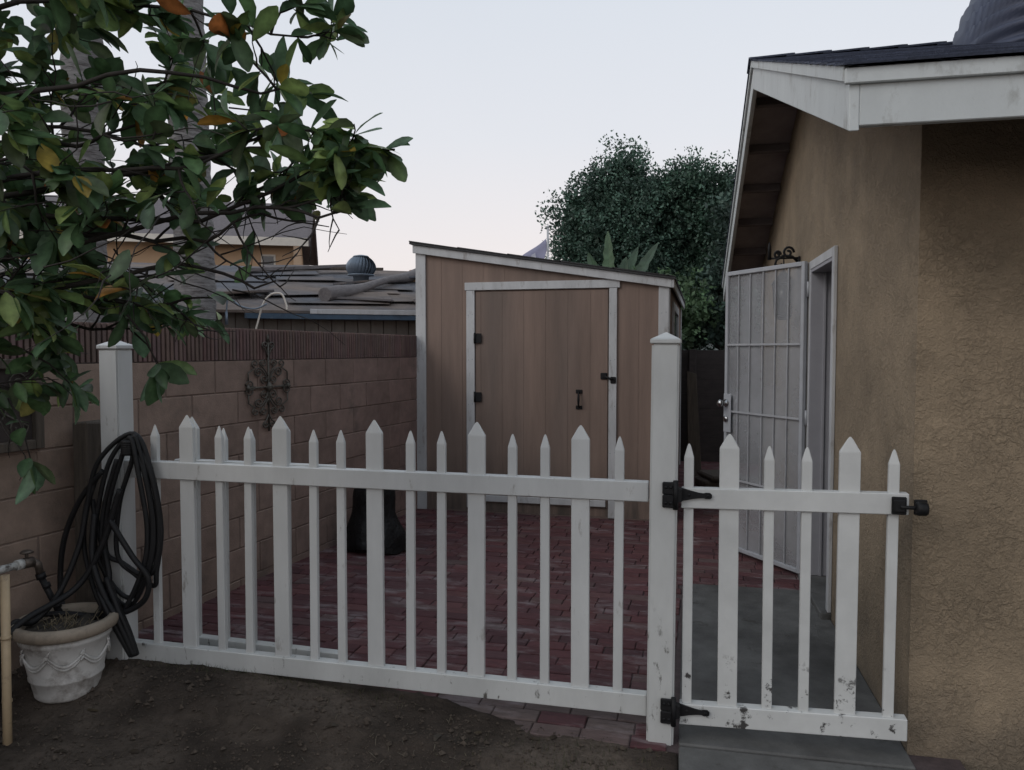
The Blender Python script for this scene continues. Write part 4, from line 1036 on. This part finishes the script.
def fg_tree():
    rng = random.Random(21)
    t = thing('broadleaf_tree', 'dark broad leaved tree with a few orange leaves overhanging from the upper left', 'tree', (-2.75, 1.35, 0))
    o = Vector((2.75, -1.35, 0)); m = MB(); V = []; F = []; cl = []
    m.tube(catmull([(0, 0, -.1), (.03, .02, .6), (-.02, .05, 1.2), (.05, .1, 1.9)], 5), [.075-.0015*i for i in range(16)], 12)
    m.tube(catmull([(.05, .1, 1.9), (.1, .25, 2.4), (.2, .3, 3.1)], 5), [.045-.002*i for i in range(11)], 10)
    m.tube(catmull([(-.02, .05, 1.1), (.15, .4, 1.5), (.3, .6, 1.9)], 5), [.04-.001*i for i in range(11)], 10)
    # limbs: base, middle, tip in yard coordinates, leaf density
    LB = [
     ((-2.7, 1.5, 1.9), (-1.65, 1.97, 1.99), (-.86, 2.07, 2.13), .45, 'tip'),
     ((-2.6, 1.6, 1.8), (-1.55, 2.0, 1.86), (-1.00, 2.05, 1.95), 1.15, 'tip'),
     ((-2.6, 1.6, 1.9), (-1.5, 1.98, 2.10), (-1.02, 2.04, 2.08), 1.2, 'tip'),
     ((-2.6, 1.6, 2.3), (-1.7, 1.9, 2.30), (-1.16, 2.02, 2.30), 1.1, 'tip'),
     ((-2.6, 1.55, 2.5), (-1.8, 1.85, 2.5), (-1.15, 2.05, 2.46), 1.0, 'tip'),
     ((-2.6, 1.5, 2.7), (-1.8, 1.8, 2.7), (-1.15, 1.95, 2.60), 1.0, 'tip'),
     ((-2.6, 1.6, 1.7), (-1.75, 2.05, 1.70), (-1.30, 2.17, 1.76), .45, ''),
     ((-2.65, 1.5, 2.3), (-2.0, 1.9, 2.25), (-1.40, 2.2, 2.10), .9, ''),
     ((-2.6, 1.7, 1.7), (-2.1, 2.1, 1.75), (-1.60, 2.3, 1.72), .9, ''),
     ((-2.6, 1.7, 1.7), (-2.2, 2.2, 1.78), (-1.85, 2.45, 1.84), .8, ''),
     ((-2.6, 1.7, 1.6), (-2.2, 2.1, 1.62), (-1.90, 2.3, 1.62), .8, ''),
     ((-2.6, 1.7, 2.4), (-2.2, 2.0, 2.45), (-1.75, 2.3, 2.42), .9, ''),
     ((-2.6, 1.6, 2.6), (-2.1, 1.9, 2.75), (-1.65, 2.1, 2.80), 1.0, ''),
     ((-2.7, 1.6, 1.9), (-2.3, 1.95, 1.95), (-2.05, 2.2, 1.98), .8, ''),
     ((-2.7, 1.6, 2.6), (-2.4, 1.9, 2.7), (-2.0, 2.2, 2.72), 1.0, ''),
     ((-2.5, 1.5, 2.0), (-2.1, 1.65, 2.05), (-1.75, 1.8, 2.02), .8, ''),
     ((-2.5, 1.5, 1.7), (-2.2, 1.65, 1.72), (-1.9, 1.8, 1.70), .8, ''),
     ((-2.5, 1.5, 2.3), (-2.1, 1.65, 2.45), (-1.7, 1.75, 2.52), .8, ''),
     ((-2.6, 1.7, 2.1), (-2.0, 1.9, 2.2), (-1.50, 1.95, 2.25), .7, ''),
     ((-2.4, 1.7, 2.0), (-1.7, 1.9, 2.05), (-1.15, 2.0, 2.18), 1.0, 'tip'),
     ((-2.4, 1.7, 1.8), (-1.8, 2.0, 1.84), (-1.30, 2.1, 1.95), .9, ''),
     ((-2.6, 1.6, 1.6), (-2.35, 1.8, 1.52), (-2.14, 1.95, 1.42), .8, ''),
    ]
    greens = [(.045, .085, .038), (.06, .11, .045), (.085, .13, .045), (.038, .07, .034), (.12, .16, .05), (.055, .10, .052), (.065, .11, .065), (.045, .062, .03)]
    odd = [(.20, .10, .02), (.17, .06, .018), (.20, .15, .03), (.11, .10, .03)]
    def keep(q):
        x, y, z = q.x-2.75, q.y+1.35, q.z
        fl = 1.60+.10*noise.noise(Vector((x*4, y*4, 0)))+.36*sstep(-1.70, -1.30, x) if x > -2.02-.25*(y-2) else 1.30
        if z < fl and not force[0]: return False
        return True
    force = [False]
    def whorl(p, d, n, sz, oddp=.045):
        for i in range(n):
            ax = Vector((rng.gauss(0, 1), rng.gauss(0, 1), rng.gauss(0, .8)))
            dd = (d.normalized()*rng.uniform(.3, 1.0)+ax*.55+Vector((0, 0, -.15))).normalized()
            if keep(p+dd*sz*.6) is False: continue
            ln = sz*rng.uniform(.65, 1.2); c = rng.choice(odd) if rng.random() < oddp else rng.choice(greens); k = rng.uniform(.8, 1.25)
            up = Vector((rng.gauss(0, .6), rng.gauss(0, .6), 1)).normalized()
            add_leaf(V, F, cl, p-d*rng.uniform(0, .05), dd, up, ln, ln*rng.uniform(.42, .55), tuple(q*k*1.5 for q in c), rng.uniform(-.1, .4), rng.uniform(.05, .6))
    def twig(p, d, ln, r, lev, dens, sz):
        pts = [p]; q = p.copy(); dd = d.normalized(); n = 5
        for i in range(n):
            dd = (dd+Vector((rng.gauss(0, .16), rng.gauss(0, .16), rng.gauss(0, .14)))).normalized(); q = q+dd*ln/n; pts.append(q.copy())
            if lev > 0 and i > 0 and rng.random() < .62*dens+.2:
                sd_ = (dd*.7+Vector((rng.gauss(0, .6), rng.gauss(0, .6), rng.gauss(0, .6)))).normalized(); twig(q.copy(), sd_, ln*rng.uniform(.4, .65), r*.6, lev-1, dens, sz)
            if rng.random() < .30*dens: whorl(q, dd, rng.choice((1, 1, 2)), sz*.9)
        m.tube([x for x in pts], [r*(1-.13*i) for i in range(len(pts))], 5)
        if rng.random() < .93: whorl(q, dd, rng.choice((3, 4, 5)), sz)
    for (a, b, c, dens, kind) in LB:
        A = Vector(a)+o; B = Vector(b)+o; Cc = Vector(c)+o
        pts = catmull([A, B+Vector((rng.gauss(0, .04), rng.gauss(0, .04), rng.gauss(0, .04))), Cc], 8)
        pts = [p+Vector((0, .025*math.sin(i*.9+a[2]*9), .03*math.sin(i*.7+a[1]*20)))*min(1, (len(pts)-i)/5)+Vector((rng.gauss(0, .006), rng.gauss(0, .006), rng.gauss(0, .006))) for i, p in enumerate(pts)]
        n = len(pts); m.tube(pts, [.0115*(1-i/n*.78) for i in range(n)], 6)
        for i in range(3, n):
            tt = i/n; prob = .56*dens
            if kind == 'tip' and .45 < tt < .80: prob *= .65
            if rng.random() < prob:
                d = (pts[i]-pts[i-1]).normalized(); side = (d*.6+Vector((rng.gauss(0, .5), rng.gauss(0, .5), rng.gauss(0, .6)))).normalized()
                twig(pts[i], side, rng.uniform(.14, .26)*(1 if kind == '' else .8), .0045, 1, dens, .103)
        whorl(pts[-1], (pts[-1]-pts[-2]).normalized(), 5, .11)
    force[0] = True     # two low sprays that droop under the rest of the crown
    for a, b, n_ in (((-1.75, 2.05, 1.66), (-1.70, 2.12, 1.50), 5), ((-2.12, 1.96, 1.40), (-2.06, 1.98, 1.20), 5), ((-2.15, 2.05, 1.55), (-2.02, 2.1, 1.44), 4), ((-1.95, 2.3, 1.62), (-1.88, 2.35, 1.5), 3)):
        A = Vector(a)+o; B = Vector(b)+o; m.tube([A, (A+B)/2+Vector((.01, 0, .01)), B], [.004, .003, .002], 5); whorl(B, B-A, n_, .12)
    # bare inner twigs
    for i in range(90):
        p = Vector((rng.uniform(-2.4, -1.45), rng.uniform(1.7, 2.3), rng.uniform(1.72, 2.35)))+o
        pts = [p]; dd = Vector((rng.gauss(.3, 1), rng.gauss(0, .6), rng.gauss(.1, .4))).normalized()
        for k in range(6): dd = (dd+Vector((rng.gauss(0, .2), rng.gauss(0, .2), rng.gauss(0, .2)))).normalized(); pts.append(pts[-1]+dd*.07)
        m.tube(pts, [.0028*(1-.12*k) for k in range(7)], 4)
    m.build('trunk', M['bark'], t)
    rawmesh('crown', V, F, M['leaf'], cl, t, smooth=True)
    print('fg leaves', len(F)//10)
fg_tree()

def tree(x, y, h0, blobs, label, seed, base_c, trunk_r=.12, leaf=.062, dz=-.38):
    base_c = tuple(q*1.55 for q in base_c)
    rng = random.Random(seed); t = thing('background_tree', label, 'tree', (x, y, 0), 0, 'trees beyond the back fence')
    m = MB(); n3 = noise.noise
    m.tube(catmull([(0, 0, -.1), (.08, 0, h0*.5), (0, 0, h0)], 5), [trunk_r*(1-.03*i) for i in range(11)], 10)
    V = []; F = []; cl = []
    def lf(p, ln, c, wd=.28):
        d = Vector((rng.gauss(0, 1), rng.gauss(0, 1), rng.gauss(.3, .9))).normalized()
        n = Vector((rng.gauss(0, 1), rng.gauss(0, 1), rng.gauss(0, 1))); s_ = d.cross(n).normalized(); w = ln*wd
        b = len(V); V.extend([tuple(p), tuple(p+d*ln*.5+s_*w), tuple(p+d*ln), tuple(p+d*ln*.5-s_*w)]); F.append((b, b+1, b+2, b+3)); cl.append(c)
    for (bx, by, bz, rx, ry, rz) in blobs:
        c0 = Vector((bx, by, bz+dz)); s = Vector((0, 0, h0*.8))
        m.tube(catmull([s, (s+c0)*.5+Vector((rng.gauss(0, .15), rng.gauss(0, .15), 0)), c0, c0+Vector((rng.gauss(0, .1), 0, rz*.5))], 4), [trunk_r*.4*(1-.07*i) for i in range(13)], 6)
        vol = rx*ry*rz
        # inner mass
        for k in range(int(2600*vol)+120):
            while True:
                u = Vector((rng.uniform(-1, 1), rng.uniform(-1, 1), rng.uniform(-1, 1)))
                if u.length < 1: break
            k_ = rng.uniform(.6, 1.1)
            lf(c0+Vector((u.x*rx, u.y*ry, u.z*rz))*.80, leaf*rng.uniform(1.5, 2.4), tuple(q*k_ for q in base_c), .42)
        # tufts over the surface
        for k in range(int(150*(rx*rz)/.25)):
            u = Vector((rng.gauss(0, 1), rng.gauss(0, 1)-.4, rng.gauss(0, 1)+.25)).normalized()
            rad = (.80+.48*n3(u*2.6+Vector((seed, bx*3, bz*3)))+rng.uniform(-.12, .12))
            cc = c0+Vector((u.x*rx, u.y*ry, u.z*rz))*rad; kc = rng.choice((.65, .8, 1.0, 1.35, 1.9)); cr = rng.uniform(.05, .11)
            dirn = (u+Vector((rng.gauss(0, .3), rng.gauss(0, .3), .5+rng.gauss(0, .3)))).normalized()
            for j in range(rng.randint(12, 22)):
                p = cc+Vector((rng.gauss(0, 1), rng.gauss(0, 1), rng.gauss(0, 1)))*cr*.6+dirn*rng.uniform(0, .26)
                k_ = kc*rng.uniform(.9, 1.12); lf(p, leaf*rng.uniform(.6, 1.25), tuple(q*k_ for q in base_c))
    m.build('trunk', M['bark2'], t); rawmesh('crown', V, F, M['leaf_far'], cl, t)
    print('tree quads', len(F))
def blobset(seed, cx, w, z0, z1, n, r):
    g = random.Random(seed); out = []
    for i in range(n):
        x = cx+g.uniform(-w, w); f = 1-abs((x-cx)/w)**2.2*.45
        z = z0+(z1-z0)*g.uniform(0, 1)*f
        out.append((x, g.uniform(-.7, .7), z, r*g.uniform(.7, 1.15), r*.8, r*g.uniform(.8, 1.25)))
    return out
tree(-1.62, 13.2, 1.8, [(-.45, 0, 3.9, .45, .5, .62), (-.1, .2, 4.25, .42, .5, .55), (.25, 0, 4.55, .4, .5, .55), (-.55, 0, 3.2, .45, .5, .6), (0, 0, 3.3, .7, .7, .8), (.5, 0, 3.7, .6, .6, .8), (-.2, 0, 2.3, .7, .7, .7), (.5, 0, 2.6, .7, .6, .8)],
     'feathery tree with tufted top nearest the flag', 31, (.042, .075, .055), dz=-.14)
tree(-.8, 13.6, 1.8, [(.55, 0, 4.75, .45, .5, .5), (-.95, 0, 4.5, .4, .5, .5), (-.45, 0, 4.75, .40, .5, .60), (-.05, .1, 4.7, .38, .5, .50), (-.5, 0, 4.2, .5, .5, .7), (.2, .1, 4.1, .55, .5, .6), (0, 0, 3.4, .9, .7, .9), (-.6, 0, 3.2, .6, .6, .8), (.6, 0, 3.2, .6, .6, .8), (.1, 0, 2.4, .9, .7, .7)],
     'tall bushy tree rising in the middle behind the shed', 32, (.038, .068, .050), dz=-.66)
tree(.35, 13.4, 1.9, [(-.85, 0, 4.45, .45, .5, .5), (.35, 0, 4.35, .45, .5, .45), (-.55, 0, 4.5, .42, .5, .55), (-.1, .1, 4.45, .42, .5, .5), (.15, 0, 3.9, .6, .6, .7), (-.5, 0, 3.7, .6, .6, .7), (0, 0, 3.1, .9, .7, .8), (.6, 0, 3.3, .6, .6, .8), (-.2, 0, 2.5, .8, .6, .6), (.6, 0, 2.55, .7, .6, .6)],
     'dense bushy tree filling the gap above the passage', 33, (.036, .066, .046))
tree(1.05, 12.2, 1.9, [(-.35, 0, 3.95, .45, .5, .45), (.05, 0, 4.05, .5, .5, .45), (0, 0, 3.4, .7, .6, .6), (-.45, 0, 2.9, .6, .6, .7), (.4, 0, 2.9, .7, .6, .7), (0, 0, 2.3, .8, .6, .5)],
     'coarse leaved tree partly behind the house eave', 34, (.036, .058, .046), leaf=.10)
tree(2.6, 13.5, 1.8, [(-.3, 0, 3.6, .8, .7, .7), (.5, 0, 3.4, .8, .7, .7), (0, 0, 2.8, 1.1, .8, .8)],
     'tree hidden mostly behind the tan house', 35, (.034, .058, .048))
# understorey shrub beside the banana
tree(-.62, 11.6, 1.2, [(-.2, 0, 2.55, .35, .35, .45), (.2, 0, 2.4, .45, .4, .5), (-.5, 0, 2.2, .4, .4, .4)], 'lighter green shrub just right of the banana leaves above the shed roof', 36, (.06, .10, .05), .05, leaf=.075)

# banana plant
bt = thing('banana_plant', 'banana plant with broad upright leaves behind the shed roof', 'banana plant', (-1.32, 11.3, 0))
m = MB(); m.tube([(0, 0, -.1), (0, 0, 1.2), (.03, 0, 2.3)], [.11, .09, .05], 12); m.build('stem', M['bark2'], bt)
rng = random.Random(9); V = []; F = []; cl = []
def blade(p, d, up, L, W, c, curl):
    W = W*.72; L = L*.95
    s = d.cross(up).normalized(); n = 16; prev = None; base_ = len(V)
    nn = s.cross(d).normalized()
    for i in range(n+1):
        t = i/n; w = W*math.sin(PI*min(1, .12+t*.86))**.7*(1 if t < .97 else .4)
        cen = p+d*L*t-nn*curl*t*t*L
        jag = 1+.16*math.sin(i*2.7)
        V.extend([tuple(cen-s*w*jag+nn*w*.35), tuple(cen), tuple(cen+s*w*(2-jag)+nn*w*.35)])
    for i in range(n):
        a = base_+i*3; k = 1+.08*(i % 2)
        F.append((a, a+1, a+4, a+3)); F.append((a+1, a+2, a+5, a+4)); cl.extend([tuple(q*k for q in c)]*2)
for dx, dz, L, W, c in ((-.05, 1, 1.35, .13, (.11, .18, .10)), (-.35, 1, 1.1, .15, (.08, .14, .08)), (.32, 1, 1.2, .14, (.07, .125, .075)), (.5, .85, 1.35, .14, (.08, .13, .085)), (.75, .55, 1.15, .15, (.085, .14, .09)), (-.6, .8, 1.0, .15, (.08, .13, .08)), (-.9, .45, .9, .14, (.07, .115, .07)), (.2, 1, 1.0, .15, (.07, .12, .07)), (.95, .25, 1.0, .14, (.06, .1, .06))):
    blade(Vector((0, 0, 2.0)), Vector((dx, rng.uniform(-.15, .15), dz)).normalized(), Vector((rng.uniform(-.3, .3), -1, .3)), L, W, c, rng.uniform(-.05, .15)*(1 if dx > 0 else -1))
rawmesh('leaves', V, F, M['banana'], cl, bt)

# flag on its pole
fg = thing('flag', 'faded purple flag with white marks on a pole behind the shed roof', 'flag', (-2.27, 11.3, 0))
m = MB(); m.tube([(0, 0, 0), (0, 0, 3.35)], .016, 8); m.lathe([(.001, 3.34), (.028, 3.37), (.001, 3.40)], 12); m.build('pole', M['trim'], fg)
def fy(u): return .035*math.sin(u*9)
V = []; F = []; n = 20
for i in range(n+1):
    u = i/n; x = -.03-u*.62; zt_ = 3.20-.42*u; zb_ = 2.62-.35*u
    for j in range(9): V.append((x+.02*math.sin(j), fy(u)+.012*math.sin(j*1.1+u*4), zt_+(zb_-zt_)*j/8))
for i in range(n):
    for j in range(8): a = i*9+j; F.append((a, a+1, a+10, a+9))
o = rawmesh('cloth', V, F, M['flag'], None, fg, smooth=True)
so = o.modifiers.new('thickness', 'SOLIDIFY'); so.thickness = .003
V = []; F = []
def stroke(u0, v0, u1, v1, w):
    k = 8; b = len(V)
    for i in range(k+1):
        t = i/k; u = u0+(u1-u0)*t; v = v0+(v1-v0)*t
        for s in (-1, 1):
            uu = u+s*w*.5; x = -.03-uu*.62; zt_ = 3.20-.42*uu; zb_ = 2.62-.35*uu
            V.append((x, fy(uu)-.018, zt_+(zb_-zt_)*v))
    for i in range(k): a = b+i*2; F.append((a, a+1, a+3, a+2))
stroke(.30, .16, .42, .7, .09); stroke(.30, .16, .20, .7, .07); stroke(.25, .45, .37, .45, .05); stroke(.50, .2, .50, .7, .07); stroke(.40, .2, .60, .2, .04)
o2 = rawmesh('flag_marks', V, F, M['flagw'], None, o); so = o2.modifiers.new('thickness', 'SOLIDIFY'); so.thickness = .002

# ------------------------------------------------------------------ camera, sky, sun
cam = bpy.data.cameras.new('camera'); co = bpy.data.objects.new('camera', cam); C.objects.link(co)
cam.sensor_width = 36; cam.lens = 770/1024*36; cam.clip_end = 3000; cam.clip_start = .05
co.location = (0, 0, 1.55); co.rotation_euler = (R(90-2.6), 0, R(14)); sc.camera = co

SUN_EL, SUN_AZ = 36, 224        # azimuth measured clockwise from +Y
w = bpy.data.worlds.new('World'); sc.world = w; w.use_nodes = True
nt = w.node_tree; N = nt.nodes; L = nt.links; N.clear()
out = N.new('ShaderNodeOutputWorld'); bg = N.new('ShaderNodeBackground'); sky = N.new('ShaderNodeTexSky')
sky.sky_type = 'NISHITA'; sky.sun_disc = False; sky.sun_elevation = R(SUN_EL); sky.sun_rotation = R(SUN_AZ); sky.dust_density = 3; sky.air_density = 1
# thin even overcast veil over the sky
tc = N.new('ShaderNodeTexCoord'); sx = N.new('ShaderNodeSeparateXYZ'); L.new(tc.outputs['Generated'], sx.inputs[0])
cr = N.new('ShaderNodeValToRGB'); e = cr.color_ramp.elements
e[0].position = 0.0; e[0].color = (10.4, 9.1, 8.4, 1); e[1].position = 1; e[1].color = (6.3, 7.2, 8.3, 1)
for p_, c_ in ((.12, (9.7, 9.0, 8.9)), (.26, (8.6, 8.7, 9.1)), (.5, (7.4, 8.0, 8.8))):
    q = e.new(p_); q.color = (*c_, 1)
L.new(sx.outputs[2], cr.inputs[0])
nz = N.new('ShaderNodeTexNoise'); nz.inputs['Scale'].default_value = 1.6; nz.inputs['Detail'].default_value = 4; L.new(tc.outputs['Generated'], nz.inputs['Vector'])
mrn = N.new('ShaderNodeMapRange'); mrn.inputs[3].default_value = .80; mrn.inputs[4].default_value = .92; L.new(nz.outputs['Fac'], mrn.inputs[0])
mx = N.new('ShaderNodeMixRGB'); L.new(mrn.outputs[0], mx.inputs[0]); L.new(sky.outputs[0], mx.inputs[1]); L.new(cr.outputs[0], mx.inputs[2])
L.new(mx.outputs[0], bg.inputs[0]); bg.inputs[1].default_value = .101; L.new(bg.outputs[0], out.inputs[0])
sl = bpy.data.lights.new('sun', 'SUN'); sl.energy = .62; sl.angle = R(25); sl.color = (1, .95, .9)
so_ = bpy.data.objects.new('sun', sl); C.objects.link(so_)
az = R(SUN_AZ); dirv = Vector((math.sin(az)*math.cos(R(SUN_EL)), math.cos(az)*math.cos(R(SUN_EL)), math.sin(R(SUN_EL))))
so_.rotation_euler = dirv.to_track_quat('Z', 'Y').to_euler(); so_.location = (0, 0, 12)
sc.view_settings.view_transform = 'Standard'; sc.view_settings.look = 'None'; sc.view_settings.gamma = 1; sc.view_settings.use_curve_mapping = False
sc.view_settings.exposure = 0
